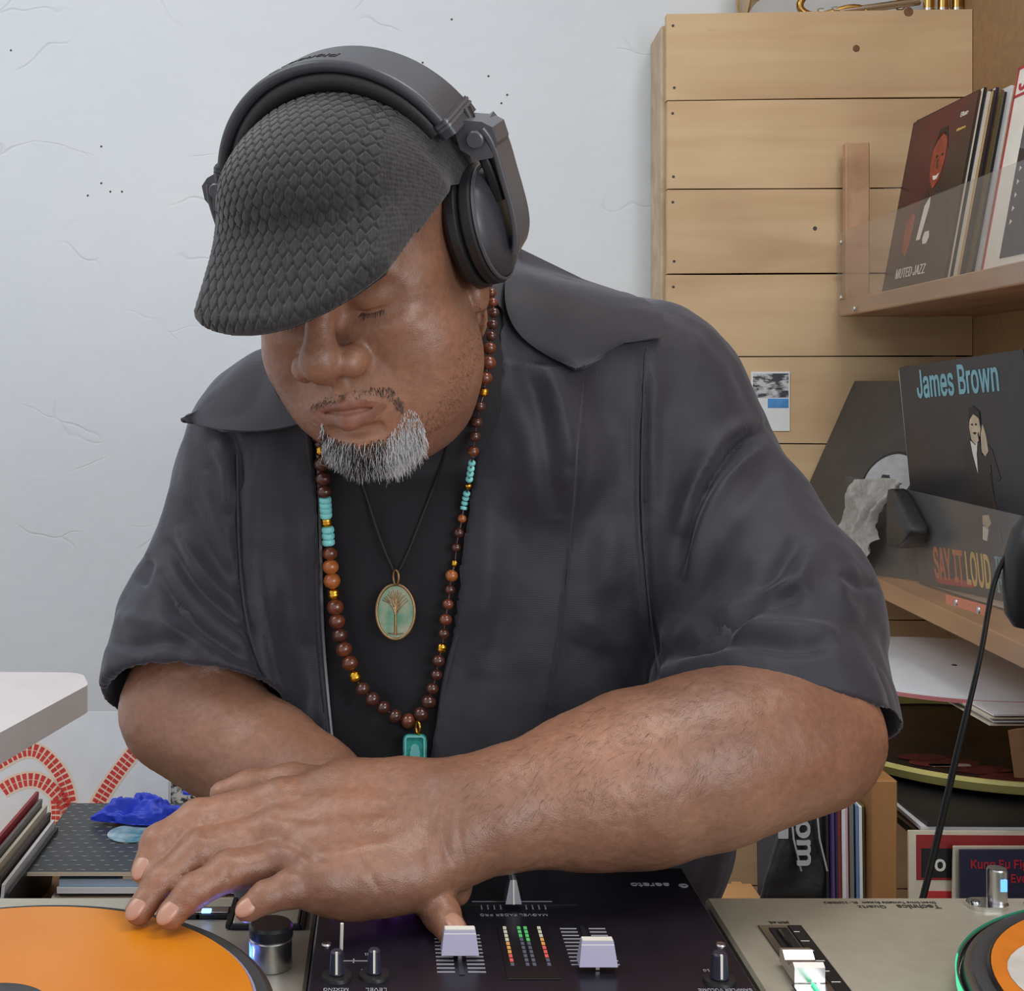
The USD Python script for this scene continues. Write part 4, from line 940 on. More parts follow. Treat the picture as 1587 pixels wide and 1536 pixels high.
mx.part("scale_line", box((x - .028, y0 + .0070, Z_MIX + .0001), (x + .028, y0 + .0076, Z_MIX + .0004)), M["mixer_print"], False)
def mtext(s, u, v, h, width, bold=False):
    mx.part("lettering", text(s, h, zq(u, v) + [0, 0, .0001], Lx, Ly, .0003, bold, width), M["mixer_print"], False)
mtext("MAGVEL FADER PRO", 849, 1417, .0032, .046)
mtext("serato", 1037, 1372 - 3, .0062, .028, True)
c = zq(1059, 1373); ring = sg.Point(0, 0).buffer(.0034).difference(sg.Point(.0006, .0).buffer(.0012)); m = trimesh.creation.extrude_polygon(ring, .0003); m.apply_translation(c + [0, 0, .0001]); mx.part("emblem", m, M["mixer_print"], False)
# level meters
ua, va, ub, vb = 785, 1440, 850, 1520
mk("meter_panel", srgb(24, 22, 27), .3)
a = zq(784, 1519); b = zq(866, 1519); fa = zq(775, 1437); fb = zq(838, 1437)
mx.part("meter_panel", box((a[0] + .001, a[1], Z_MIX + .0001), (fb[0] + .0035, fa[1], Z_MIX + .0007), .0002), M["meter_panel"], False)
for nme, cols_ in (("led_amber", (.9, .45, .12)), ("led_red", (.95, .16, .14)), ("led_grn", (.12, .7, .2)), ("led_pale", (.75, .72, .55))):
    mk(nme, tuple(np.array(cols_) * .3), .4, emit=cols_, strength=.45)
mk("led_off", srgb(92, 94, 108), .4)
lx0, lx1 = a[0] + .003, fb[0] + .0012
pc = [["led_pale"] * 4 + ["led_amber"] * 3 + ["led_red"] * 2 + ["led_off"], ["led_grn"] * 3 + ["led_off"] * 7, ["led_grn"] * 4 + ["led_off"] * 6, ["led_pale"] * 3 + ["led_amber"] * 2 + ["led_red"] * 3 + ["led_off"] * 2]
for j, fx in enumerate((.10, .43, .58, .90)):
    xx = lx0 + (lx1 - lx0) * fx
    for k in range(10):
        d = fa[1] - .0035 - .0062 * k * .98
        mx.part("meter_led", box((xx - .0011, d - .0019, Z_MIX + .0008), (xx + .0011, d + .0019, Z_MIX + .0012)), M[pc[j][k]], False)
mtext("CH1 MASTER CH2", 860, 1512, .0022, .026)
# small rotary knobs
def knob(u, v, h=.017, r=.0046, a=0.0, base=.0095):
    c = zq(u, v)
    mx.part("knob_base", lathe([(0, .0001), (base, .0001), (base * .96, .0022), (0, .003)], 32, c), M["black_plastic"], 30)
    p = mx.part("knob", lathe([(0, .0031), (r, .0031), (r * .80, h - .001), (r * .62, h), (0, h)], 32, c), M["knob_black"], 30)
    dx = .0007
    mx.part("pointer", box(c + [-dx, -r * .98 - .0002, .004], c + [dx, -r * .70, h + .0004]), M["print_white"], False, parent=p, label="white pointer line")
knob(522, 1516); knob(580, 1514); knob(1115, 1522, .018, .0056, base=.0098)
p_ = zq(529, 1472); mx.part("toggle_switch", tube([p_ + [0, 0, 0], p_ + [.0005, -.003, .018]], .0011, 8), M["print_white"], 40)
mx.part("scale_line", box(zq(522, 1490) + [0, -.0004, .0001], zq(572, 1490) + [0, .0004, .0004]), M["mixer_print"], False)
mx.part("scale_line", box(zq(548, 1490) + [-.0004, -.003, .0001], zq(548, 1490) + [.0004, .003, .0004]), M["mixer_print"], False)
mtext("CH1", 580, 1478, .003, .006); mtext("LEVEL", 600, 1532, .0038, .0125); mtext("MIXING", 541, 1532, .0038, .0150); mtext("SAMPLER VOLUME", 1165, 1533, .0042, .032)
mtext("10", 1100, 1503, .003, .004); mtext("-10", 600, 1503, .003, .0045); mtext("0", 566, 1503, .003, .0022)
for u, v in ((506, 1464), (1117, 1465)): mx.part("screw", lathe([(0, .0001), (.0034, .0001), (.0028, .0012), (.0012, .0010), (0, .0008)], 16, zq(u, v)), M["screw_steel"], 30)
# lit performance pads under the hand
mk("pad_purple", (.3, .1, .5), .4, emit=(.50, .14, 1.0), strength=4.5)
for k in range(3):
    c = zq(530 + 46 * k, 1392); mx.part("lit_pad", box(c + [-.0085, -.007, .0001], c + [.0085, .007, .003], .0008), M["pad_purple"], False, label="purple lit pad")
# ---------------------------------------------------------------- sculpting with distance fields
class Field:
    def __init__(self, lo, hi, h):
        self.lo, self.h = np.array(lo, float), h
        self.n = np.ceil((np.array(hi, float) - self.lo) / h).astype(int) + 1
        self.f = np.full(self.n, .2, np.float32)
        self.ax = [(self.lo[k] + h * np.arange(self.n[k])).astype(np.float32) for k in range(3)]
    def box(self, lo, hi):
        a = np.clip(np.floor((np.array(lo) - self.lo) / self.h).astype(int) - 1, 0, self.n); b = np.clip(np.ceil((np.array(hi) - self.lo) / self.h).astype(int) + 2, 0, self.n)
        s = tuple(slice(int(x), int(y)) for x, y in zip(a, b))
        return s, self.ax[0][s[0]][:, None, None], self.ax[1][s[1]][None, :, None], self.ax[2][s[2]][None, None, :]
    def put(self, lo, hi, fn, k=.01, sub=False):
        pad = k + 3 * self.h
        s, X, Y, Z = self.box(np.array(lo) - pad, np.array(hi) + pad)
        d = fn(X, Y, Z).astype(np.float32); a = self.f[s]
        if a.size == 0: return
        if sub:
            t = np.clip(.5 - .5 * (a + d) / k, 0, 1); self.f[s] = a * (1 - t) - d * t + k * t * (1 - t)
        else:
            t = np.clip(.5 + .5 * (a - d) / k, 0, 1); self.f[s] = a * (1 - t) + d * t - k * t * (1 - t)
    def cone(self, a, b, ra, rb, k=.01, sub=False):
        a, b = np.array(a, float), np.array(b, float); r = max(ra, rb); ab = b - a; L2 = max(ab.dot(ab), 1e-12)
        def fn(X, Y, Z):
            t = np.clip(((X - a[0]) * ab[0] + (Y - a[1]) * ab[1] + (Z - a[2]) * ab[2]) / L2, 0, 1)
            return np.sqrt((X - a[0] - t * ab[0]) ** 2 + (Y - a[1] - t * ab[1]) ** 2 + (Z - a[2] - t * ab[2]) ** 2) - (ra + (rb - ra) * t)
        self.put(np.minimum(a, b) - r, np.maximum(a, b) + r, fn, k, sub)
    def chain(self, pts, k=.01, sub=False):
        """pts: (point, radius) pairs."""
        for (a, ra), (b, rb) in zip(pts[:-1], pts[1:]): self.cone(a, b, ra, rb, k, sub)
    def ball(self, c, r, k=.01, sub=False): self.cone(c, c, r, r, k, sub)
    def ell(self, c, r, k=.01, sub=False, rot=None):
        c, r = np.array(c, float), np.array(r, float); Rm = np.eye(3) if rot is None else np.array(rot)
        def fn(X, Y, Z):
            x, y, z = X - c[0], Y - c[1], Z - c[2]
            q = [Rm[0, i] * x + Rm[1, i] * y + Rm[2, i] * z for i in range(3)] if rot is not None else [x, y, z]
            k0 = np.sqrt((q[0] / r[0]) ** 2 + (q[1] / r[1]) ** 2 + (q[2] / r[2]) ** 2)
            k1 = np.sqrt((q[0] / r[0] ** 2) ** 2 + (q[1] / r[1] ** 2) ** 2 + (q[2] / r[2] ** 2) ** 2)
            return k0 * (k0 - 1) / np.maximum(k1, 1e-6)
        e = np.abs(Rm) @ r if rot is not None else r
        self.put(c - e, c + e, fn, k, sub)
    def sample(self, p):
        q = (np.asarray(p) - self.lo) / self.h
        return ndimage.map_coordinates(self.f, np.moveaxis(q, -1, 0), order=1, mode="nearest")
    def coords(self): return self.ax[0][:, None, None], self.ax[1][None, :, None], self.ax[2][None, None, :]
    def mesh(self):
        """Surface nets."""
        f = self.f; s = f < 0
        c = np.zeros(np.array(f.shape) - 1, np.uint8)
        for i, j, k in np.ndindex(2, 2, 2): c += s[i:c.shape[0] + i, j:c.shape[1] + j, k:c.shape[2] + k]
        cell = np.argwhere((c > 0) & (c < 8)); idx = np.full(c.shape, -1, np.int64); idx[tuple(cell.T)] = np.arange(len(cell))
        val = np.stack([f[tuple((cell + o).T)] for o in np.ndindex(2, 2, 2)], 1)
        off = np.array(list(np.ndindex(2, 2, 2)), float)
        acc = np.zeros((len(cell), 3)); cnt = np.zeros(len(cell))
        for a in range(8):
            for b in range(a + 1, 8):
                if np.abs(off[a] - off[b]).sum() != 1: continue
                m = (val[:, a] < 0) != (val[:, b] < 0); t = val[m, a] / (val[m, a] - val[m, b])
                acc[m] += off[a] + t[:, None] * (off[b] - off[a]); cnt[m] += 1
        v = (cell + acc / cnt[:, None]) * self.h + self.lo
        faces = []
        for ax in range(3):
            e1, e2 = np.eye(3, dtype=int)[(ax + 1) % 3], np.eye(3, dtype=int)[(ax + 2) % 3]; d = np.eye(3, dtype=int)[ax]
            sa = s; n = np.array(f.shape)
            sl0 = tuple(slice(0, n[k] - d[k]) for k in range(3)); sl1 = tuple(slice(d[k], n[k]) for k in range(3))
            x = np.argwhere(sa[sl0] != sa[sl1])
            ok = np.ones(len(x), bool)
            for e in (e1, e2):
                kx = np.argmax(e); ok &= (x[:, kx] > 0) & (x[:, kx] < n[kx] - 1)
            x = x[ok]
            inside = sa[tuple(x.T)]
            q = np.stack([idx[tuple((x - o).T)] for o in (0 * e1, e1, e1 + e2, e2)], 1)
            q[~inside] = q[~inside][:, ::-1]
            faces.append(q)
        q = np.vstack(faces); q = q[(q >= 0).all(1)]
        m = trimesh.Trimesh(v, np.vstack([q[:, [0, 1, 2]], q[:, [0, 2, 3]]]), process=False)
        if m.volume < 0: m.invert()
        return m
def relax(m, n=4):
    from scipy import sparse
    v, f = np.array(m.vertices), np.array(m.faces)
    e = np.vstack([f[:, [0, 1]], f[:, [1, 2]], f[:, [2, 0]]]); e = np.vstack([e, e[:, ::-1]])
    Wm = sparse.coo_matrix((np.ones(len(e)), (e[:, 0], e[:, 1])), shape=(len(v), len(v))).tocsr(); Wm.data[:] = 1
    dg = np.maximum(np.asarray(Wm.sum(1)).ravel(), 1)[:, None]
    for i in range(n):
        for lam in (.5, -.52): v = v + lam * (Wm @ v / dg - v)
    m.vertices = v; return m
def poly_dist(p, path):
    """Distance (pixels) of the points p to a polyline and the place along it, 0 to 1."""
    path = np.asarray(path, float); best = np.full(len(p), 1e9); tt = np.zeros(len(p)); side = np.zeros(len(p))
    L = np.r_[0, np.cumsum(np.linalg.norm(np.diff(path, axis=0), axis=1))]
    for i in range(len(path) - 1):
        a, ab = path[i], path[i + 1] - path[i]
        t = np.clip(((p - a) @ ab) / max(ab.dot(ab), 1e-9), 0, 1); r = p - a - t[:, None] * ab
        d = np.linalg.norm(r, axis=1); m = d < best
        best[m] = d[m]; tt[m] = (L[i] + t[m] * (L[i + 1] - L[i])) / L[-1]; side[m] = np.sign(ab[0] * r[m, 1] - ab[1] * r[m, 0])
    return best, tt, side
def creases(v, n, items):
    """Moves vertices along their normals along folds: items are (path of photo pixels, depth in m, width in pixels)."""
    uv = proj(v); view = -(v - [0, 0, CZ]); view /= np.linalg.norm(view, axis=1, keepdims=True)
    front = np.clip(((n * view).sum(1) + .05) / .25, 0, 1); out = np.zeros(len(v))
    for path, amp, w in items:
        path = np.asarray(path, float); lo, hi = path.min(0) - 3 * w, path.max(0) + 3 * w
        m = ((uv > lo) & (uv < hi)).all(1) & (front > 0)
        if not m.any(): continue
        q = smooth_path(path, 24) if len(path) > 2 else path
        d, t, _ = poly_dist(uv[m], q)
        out[m] += amp * np.exp(-(d / w) ** 2) * np.clip(np.minimum(t, 1 - t) / .18, 0, 1) ** .7 * front[m]
    return v + n * out[:, None]
def inpoly(uv, poly):
    import shapely
    return shapely.contains_xy(sg.Polygon(poly), uv[:, 0], uv[:, 1])
# ---------------------------------------------------------------- the man
from scipy.spatial.transform import Rotation
HM = Rotation.from_euler("ZXY", [-23.93, 22.0, -6.22], degrees=True).as_matrix(); HS = 1.05; HT = np.array([-.006, 1.01, CZ + .083])
def H(q):
    """Head frame (x to his left, y forward, z up; between the ears) to the scene."""
    return (np.asarray(q, float) * [1, -1, 1]) @ HM.T * HS + HT
def Hdir(q): return unit((np.asarray(q, float) * [1, -1, 1]) @ HM.T)
def headmesh(m):
    m = trimesh.Trimesh(H(np.array(m.vertices)), np.array(m.faces), process=False)
    if m.volume < 0: m.invert()
    return m
def Q(x, d, z): return np.array([x, d, CZ + z])
def pr(u, v, d, px): return (P(u, v, d), px * d / FP)

# skin: head -------------------------------------------------------------
F = Field((-.105, -.115, -.16), (.105, .142, .15), .0016)
F.ell((0, -.012, .052), (.077, .098, .085), .02)
F.ell((0, .035, .045), (.064, .058, .055), .03)
F.ell((0, .030, -.028), (.066, .058, .084), .03)
for s in (-1, 1):
    F.ell((s * .040, .058, -.030), (.034, .030, .036), .022)
    F.ell((s * .040, .030, -.058), (.031, .044, .044), .03)
    F.ell((s * .028, .052, -.074), (.028, .031, .026), .025)
    F.ell((s * .048, .052, .012), (.020, .028, .020), .02)
F.ell((0, .060, -.090), (.036, .034, .028), .02)
F.ell((0, .072, -.095), (.022, .022, .016), .014)
F.ell((0, .015, -.104), (.044, .050, .026), .03)
F.ell((0, .074, -.059), (.036, .026, .029), .018)
F.cone((-.042, .078, .026), (0, .086, .022), .010, .011, .014); F.cone((.042, .078, .026), (0, .086, .022), .010, .011, .014)
for s in (-1, 1):
    F.ell((s * .032, .0985, .0085), (.021, .0125, .014), .016, sub=True)
    F.ell((s * .0315, .0765, .0095), (.0195, .0150, .0140), .006)
    F.ell((s * .033, .079, -.012), (.022, .010, .007), .012)
# nose
F.cone((-.001, .088, .020), (-.002, .112, -.018), .0088, .0112, .010)
F.ball((-.0025, .1125, -.0235), .0142, .008)
for s in (-1, 1):
    F.ell((s * .0172 - .0025, .1005, -.0285), (.0108, .0140, .0110), .006)
F.cone((-.002, .109, -.034), (-.002, .098, -.0415), .0062, .0060, .006)
for s in (-1, 1):
    F.ell((s * .0098 - .002, .1065, -.0405), (.0062, .0085, .0050), .003, sub=True)
# mouth: pressed lips
F.cone((-.030, .0885, -.0620), (0, .1000, -.0567), .0038, .0060, .006); F.cone((.030, .0885, -.0620), (0, .1000, -.0567), .0038, .0060, .006)
F.cone((-.024, .090, -.0680), (0, .0990, -.0700), .0045, .0078, .005); F.cone((.024, .090, -.0680), (0, .0990, -.0700), .0045, .0078, .005)
F.cone((-.035, .0880, -.0660), (0, .1060, -.0627), .0010, .0012, .003, sub=True); F.cone((.035, .0880, -.0660), (0, .1060, -.0627), .0010, .0012, .003, sub=True)
F.cone((-.017, .096, -.0805), (.017, .096, -.0805), .0035, .0035, .007, sub=True)
F.cone((0, .1035, -.044), (0, .104, -.052), .0018, .0022, .005, sub=True)
for s in (-1, 1):
    F.ell((s * .074, -.008, .004), (.007, .018, .030), .006)
    F.ell((s * .0735, .000, -.024), (.006, .010, .012), .006)
# neck, thick and short, runs back down into the shoulders
nb = [((np.array(w) - HT) / HS) @ HM * [1, -1, 1] for w in (Q(.058, 1.13, -.02),)]
F.cone((0, -.038, -.035), tuple(nb[0]), .054, .056, .02)
head = relax(F.mesh(), 5)
hv = np.array(head.vertices); hn = meshkit.arrays(head, True)[2]
# fine skin relief, eyelid folds
def local_creases(v, n, items):
    out = np.zeros(len(v))
    for path, amp, w in items:
        q = np.asarray(path, float); best = np.full(len(v), 1e9); tt = np.zeros(len(v))
        for i in range(len(q) - 1):
            ab = q[i + 1] - q[i]; t = np.clip(((v - q[i]) @ ab) / ab.dot(ab), 0, 1); d = np.linalg.norm(v - q[i] - t[:, None] * ab, axis=1)
            m = d < best; best[m] = d[m]; tt[m] = (i + t[m]) / (len(q) - 1)
        out += amp * np.exp(-(best / w) ** 2) * np.clip(np.minimum(tt, 1 - tt) / .15, 0, 1) ** .6
    return v + n * out[:, None]
cr = []
for s in (-1, 1):
    lid = [(s * (.0315 + .0175 * math.cos(a)), .0895 - .010 * (math.cos(a) ** 2), .0065 - .0062 * math.sin(a)) for a in np.linspace(math.pi, 0, 9)]
    cr += [(lid, -.0020, .0015)]
    top = [(s * (.0315 + .0185 * math.cos(a)), .090 - .011 * (math.cos(a) ** 2), .0145 + .0055 * math.sin(a)) for a in np.linspace(math.pi, 0, 9)]
    cr += [(top, -.0013, .0016)]
    cr += [([(s * .018, .086, -.010), (s * .030, .089, -.0165), (s * .044, .082, -.016)], -.0012, .002)]
    cr += [([(s * .026, .092, -.028), (s * .034, .087, -.040), (s * .040, .080, -.054), (s * .042, .072, -.066)], -.0014, .0055)]
hv = local_creases(hv, hn, cr)
hv += hn * ((meshkit.fbm(hv * 260, 3, 1) - .5) * .0005)[:, None]
head.vertices = hv; head = headmesh(head)

# skin: arms and hands -----------------------------------------------------
A = Field((-.30, .80, CZ - .42), (.44, 1.30, CZ + .0), .0023)
# left arm (right side of the picture)
A.chain([(Q(.262, 1.18, -.07), .056), (Q(.316, 1.06, -.215), .056)], .02)
A.chain([(Q(.316, 1.06, -.215), .056), pr(1254, 1140, .985, 107)], .02)
A.chain([pr(1254, 1140, .985, 107), pr(1215, 1147, .973, 112), pr(1170, 1156, .962, 117), pr(1125, 1168, .955, 122), pr(1080, 1182, .948, 127), pr(985, 1207, .936, 129), pr(900, 1228, .926, 112), pr(810, 1247, .915, 88), pr(740, 1261, .906, 74)], .014)
# forearm broadens into a flat wrist
def paddle(F_, pts, k=.015):
    for (a0, a1, r0), (b0, b1, r1) in zip(pts[:-1], pts[1:]):
        for t in (0, .5, 1): F_.cone(a0 * (1 - t) + a1 * t, b0 * (1 - t) + b1 * t, r0, r1, k)
def pd(u0, v0, d0, u1, v1, d1, px): return (P(u0, v0, d0), P(u1, v1, d1), px * .88 / FP)
paddle(A, [pd(760, 1232, .915, 765, 1290, .895, 52), pd(690, 1240, .915, 690, 1318, .888, 48), pd(620, 1236, .925, 610, 1345, .878, 52), pd(540, 1236, .930, 535, 1360, .866, 50), pd(455, 1246, .926, 490, 1362, .858, 44)], .022)
def finger(F_, pts, k=.004): F_.chain(pts, k)
# left hand fingers: (u, v, depth, pixel radius); MCP, PIP, DIP, tip
fing = {"index": [(430, 1244, .925, 33), (306, 1270, .905, 29), (244, 1306, .888, 25), (224, 1350, .876, 21)],
        "middle": [(430, 1290, .905, 34), (308, 1318, .884, 29), (250, 1366, .868, 24), (215, 1412, .8575, 21)],
        "ring": [(450, 1335, .882, 33), (355, 1350, .866, 29), (298, 1382, .854, 25), (264, 1419, .8455, 22)],
        "little": [(505, 1372, .860, 32), (448, 1378, .846, 27), (412, 1390, .840, 23), (384, 1409, .836, 20)]}
for nme, pts in fing.items(): A.chain([pr(*p) for p in pts], .0055)
A.chain([pr(560, 1225, .945, 36), pr(450, 1215, .955, 30), pr(385, 1222, .953, 26), pr(345, 1230, .948, 20)], .006)     # thumb, far side
# heel of the hand
A.ell(P(600, 1352, .873), (.040, .026, .020), .018)
# knuckles
for u, v, d, r in ((432, 1236, .918, 30), (430, 1282, .896, 31), (452, 1330, .873, 29), (506, 1368, .850, 26)): A.ball(P(u, v, d), r * .88 / FP * .92, .010)
# right arm (left side of the picture)
A.chain([(Q(-.085, 1.17, -.08), .054), (Q(-.145, 1.13, -.20), .054), pr(286, 1100, 1.105, 94)], .02)
A.chain([pr(286, 1100, 1.105, 95), pr(340, 1138, 1.085, 91), pr(410, 1180, 1.062, 88), pr(480, 1222, 1.040, 79), pr(550, 1262, 1.010, 64), pr(615, 1298, .980, 50)], .014)
paddle(A, [(P(606, 1298, .985), P(620, 1312, .968), .021), (P(640, 1318, .955), P(660, 1335, .930), .020), (P(655, 1340, .935), P(690, 1355, .905), .018)], .012)
A.chain([pr(655, 1348, .912, 34), pr(662, 1385, .885, 31), pr(684, 1416, .862, 28), pr(702, 1446, .8435, 24)], .005)    # index finger behind the fader cap
A.chain([pr(690, 1356, .915, 30), pr(703, 1370, .905, 23), pr(708, 1384, .898, 20)], .005)
A.chain([pr(640, 1344, .920, 28), pr(626, 1366, .912, 24), pr(632, 1380, .904, 20), pr(646, 1386, .900, 17)], .005)
A.chain([pr(648, 1344, .918, 28), pr(640, 1368, .908, 24), pr(650, 1380, .900, 20), pr(664, 1384, .898, 17)], .005)
A.chain([pr(628, 1338, .932, 26), pr(602, 1360, .915, 22), pr(594, 1374, .906, 18)], .005)
arms = relax(A.mesh(), 6)
v = np.array(arms.vertices); n = meshkit.arrays(arms, True)[2]
ten = [  # tendons, wrist creases, knuckle folds of the left hand
    ([(600, 1240), (520, 1238), (440, 1240)], .0016, 12), ([(620, 1270), (530, 1278), (440, 1288)], .0016, 12), ([(620, 1305), (540, 1322), (458, 1334)], .0014, 12),
    ([(700, 1232), (688, 1290), (700, 1345)], -.0012, 5), ([(724, 1226), (712, 1290), (722, 1340)], -.0010, 5), ([(675, 1240), (662, 1300), (670, 1352)], -.0008, 5),
    ([(330, 1262), (318, 1285), (322, 1300)], -.0012, 4), ([(344, 1256), (332, 1284), (336, 1302)], -.0010, 4), ([(312, 1306), (302, 1324), (308, 1342)], -.0012, 4), ([(362, 1338), (352, 1352), (356, 1370)], -.0012, 4),
    ([(545, 1325), (570, 1350), (585, 1385)], -.0010, 6), ([(420, 1300), (460, 1312), (500, 1345)], -.0022, 9), ([(415, 1262), (450, 1266), (500, 1268)], -.0016, 8)]
v = creases(v, n, ten)
v += n * ((meshkit.fbm(v * 90, 3, 5) - .5) * .0012 + (meshkit.fbm(v * 330, 2, 6) - .5) * .0006)[:, None]
arms.vertices = v

# skin: hidden trunk under the clothes joins the three
B = Field((-.26, .98, CZ - .64), (.42, 1.46, CZ + .10), .005)
B.ell(Q(.083, 1.225, -.38), (.205, .14, .19), .03); B.ell(Q(.085, 1.205, -.14), (.195, .115, .16), .04)
B.cone(Q(.255, 1.19, -.065), Q(-.085, 1.175, -.085), .062, .060, .03)
B.cone(Q(.058, 1.125, -.020), Q(.075, 1.19, -.10), .056, .07, .03)
B.cone(Q(.262, 1.18, -.07), Q(.312, 1.07, -.20), .046, .046, .02); B.cone(Q(-.085, 1.17, -.08), Q(-.143, 1.135, -.19), .046, .046, .02)
trunk = relax(B.mesh(), 3)
def as_manifold(m):
    import manifold3d as mf
    q = trimesh.Trimesh(m.vertices, m.faces, process=False); q.merge_vertices()
    return mf.Manifold(mf.Mesh(np.asarray(q.vertices, np.float32), np.asarray(q.faces, np.uint32)))
try:
    b = as_manifold(head) + as_manifold(arms) + as_manifold(trunk)
    assert b.num_tri() > 1000
    q = b.to_mesh(); body = trimesh.Trimesh(q.vert_properties[:, :3], q.tri_verts, process=False)
except Exception as e:
    print("union failed", e); body = trimesh.util.concatenate([head, arms, trunk])
print("body", len(body.faces))

def skin_material():
    n = {"tc": ("texture_coordinate", {}), "n1": ("noise_texture", {"scale": 9.0, "detail": 4.0}), "r1": ("rgb_ramp", {"ramp": [(.32, srgb(126, 88, 69)), (.68, srgb(163, 118, 94))]}),
         "n2": ("noise_texture", {"scale": 210.0, "detail": 3.0}), "r2": ("rgb_ramp", {"ramp": [(.3, (.82, .80, .79)), (.7, (1.08, 1.06, 1.05))]}), "m": ("mix", {"mix_type": "multiply", "fac": .8}),
         "v": ("voronoi_texture", {"feature": "f1", "scale": 95.0}), "rv": ("rgb_ramp", {"ramp": [(0, (.72, .66, .62)), (.10, (.9, .88, .86)), (.2, (1, 1, 1))]}), "m2": ("mix", {"mix_type": "multiply", "fac": .35}),
         "n3": ("noise_texture", {"scale": 900.0, "detail": 2.0}), "b": ("bump", {"strength": .5, "distance": .0006}),
         "p": ("principled_bsdf", {"roughness": .39, "specular_ior_level": .52, "subsurface_weight": .12, "subsurface_radius": (1.0, .35, .2), "subsurface_scale": .004, "coat_weight": .10, "coat_roughness": .32})}
    l = [("tc.object", "n1.vector"), ("n1.fac", "r1.fac"), ("tc.object", "n2.vector"), ("n2.fac", "r2.fac"), ("r1.color", "m.color1"), ("r2.color", "m.color2"), ("tc.object", "v.vector"), ("v.distance", "rv.fac"),
         ("m.color", "m2.color1"), ("rv.color", "m2.color2"), ("m2.color", "p.base_color"), ("tc.object", "n3.vector"), ("n3.fac", "b.height"), ("b.normal", "p.normal")]
    M["skin"] = usdkit.material(stage, "/World/Looks/skin", n, l, surface="p.BSDF")
skin_material()
mk("lip", srgb(140, 94, 78), .42, var=.12, scale=200)
mk("nail", srgb(176, 132, 112), .3, spec=.6)
person = Thing("person", "bearded man in black open shirt leaning over the mixer, hands on the gear", "person", (.083, 1.22, 0))
body_path = person.part("body", body, M["skin"], True)

# trunk of the clothes --------------------------------------------------------
def torso(F_, o):
    F_.ell(Q(.083, 1.22, -.38), (.232 + o, .165 + o, .24 + o), .03)
    F_.ell(Q(.085, 1.20, -.14), (.215 + o, .130 + o, .175 + o), .05)
    F_.cone(Q(.244, 1.195, -.050), Q(-.09, 1.175, -.072), .082 + o, .078 + o, .04)
    F_.cone(Q(.075, 1.135, .030), Q(.225, 1.19, -.012), .072 + o, .084 + o, .03)
    F_.cone(Q(.060, 1.125, .020), Q(-.075, 1.17, -.050), .070 + o, .078 + o, .03)
    F_.ell(Q(.083, 1.23, -.60), (.225 + o, .155 + o, .14 + o), .04)
T_ = Field((-.26, .98, CZ - .80), (.44, 1.44, CZ + .16), .0045)
torso(T_, 0.0)
T_.cone(Q(.062, 1.155, -.01), Q(.036, 1.085, -.004), .078, .068, .03)      # crew neck
tshirt = relax(T_.mesh(), 4)
v = np.array(tshirt.vertices); n = meshkit.arrays(tshirt, True)[2]
v = creases(v, n, [([(530, 1100), (545, 1070), (600, 1120)], -.010, 14), ([(560, 1050), (590, 1110), (650, 1140)], .006, 16), ([(520, 900), (530, 1000), (560, 1090)], -.004, 14), ([(590, 760), (580, 860), (600, 960)], -.003, 18), ([(640, 1100), (610, 1010), (620, 900)], .003, 20)])
tshirt.vertices = v

O = Field((-.30, .86, CZ - .80), (.46, 1.46, CZ + .17), .0032)
torso(O, .008)
O.cone(Q(.105, 1.13, .025), Q(.122, 1.095, -.055), .056, .054, .03)       # the shirt rolls close to the neck
# sleeves
Ls = [(Q(.240, 1.195, -.045), .086), (Q(.266, 1.185, -.082), .084), (Q(.292, 1.15, -.136), .085), (Q(.318, 1.09, -.195), .088), (Q(.303, 1.03, -.26), .091), (Q(.298, .99, -.33), .095)]
Rs = [(Q(-.092, 1.178, -.068), .086), (Q(-.108, 1.172, -.115), .085), (Q(-.124, 1.165, -.160), .083), (Q(-.150, 1.14, -.215), .080), (Q(-.158, 1.115, -.262), .080), (Q(-.165, 1.08, -.33), .082)]
def plane3(a, b, c, toward):
    n_ = unit(np.cross(b - a, c - a)); n_ = n_ if n_.dot(toward) > 0 else -n_
    return a, n_
hemL = plane3(P(1382, 1140, 1.02), P(1190, 1048, .935), P(1035, 1062, .985), np.array([0, -.7, -.7]))
hemR = plane3(P(180, 1082, 1.115), P(268, 1024, 1.045), P(380, 1052, 1.06), np.array([0, -.7, -.7]))
X, Y, Zc = O.coords()
def cut_sleeve(chain_, hem, k=.028):
    S = Field(O.lo, O.lo + O.h * (O.n - 1), O.h); S.f = S.f[:O.n[0], :O.n[1], :O.n[2]]
    S.chain(chain_, .02)
    a, n_ = hem; pl_ = ((X - a[0]) * n_[0] + (Y - a[1]) * n_[1] + (Zc - a[2]) * n_[2]).astype(np.float32)
    inner = np.maximum(S.f + .0055, -(pl_ + .045))
    out = np.maximum(S.f, pl_); out = np.maximum(out, -inner)
    t = np.clip(.5 + .5 * (O.f - out) / k, 0, 1); O.f = O.f * (1 - t) + out * t - k * t * (1 - t)
cut_sleeve(Ls, hemL); cut_sleeve(Rs, hemR)
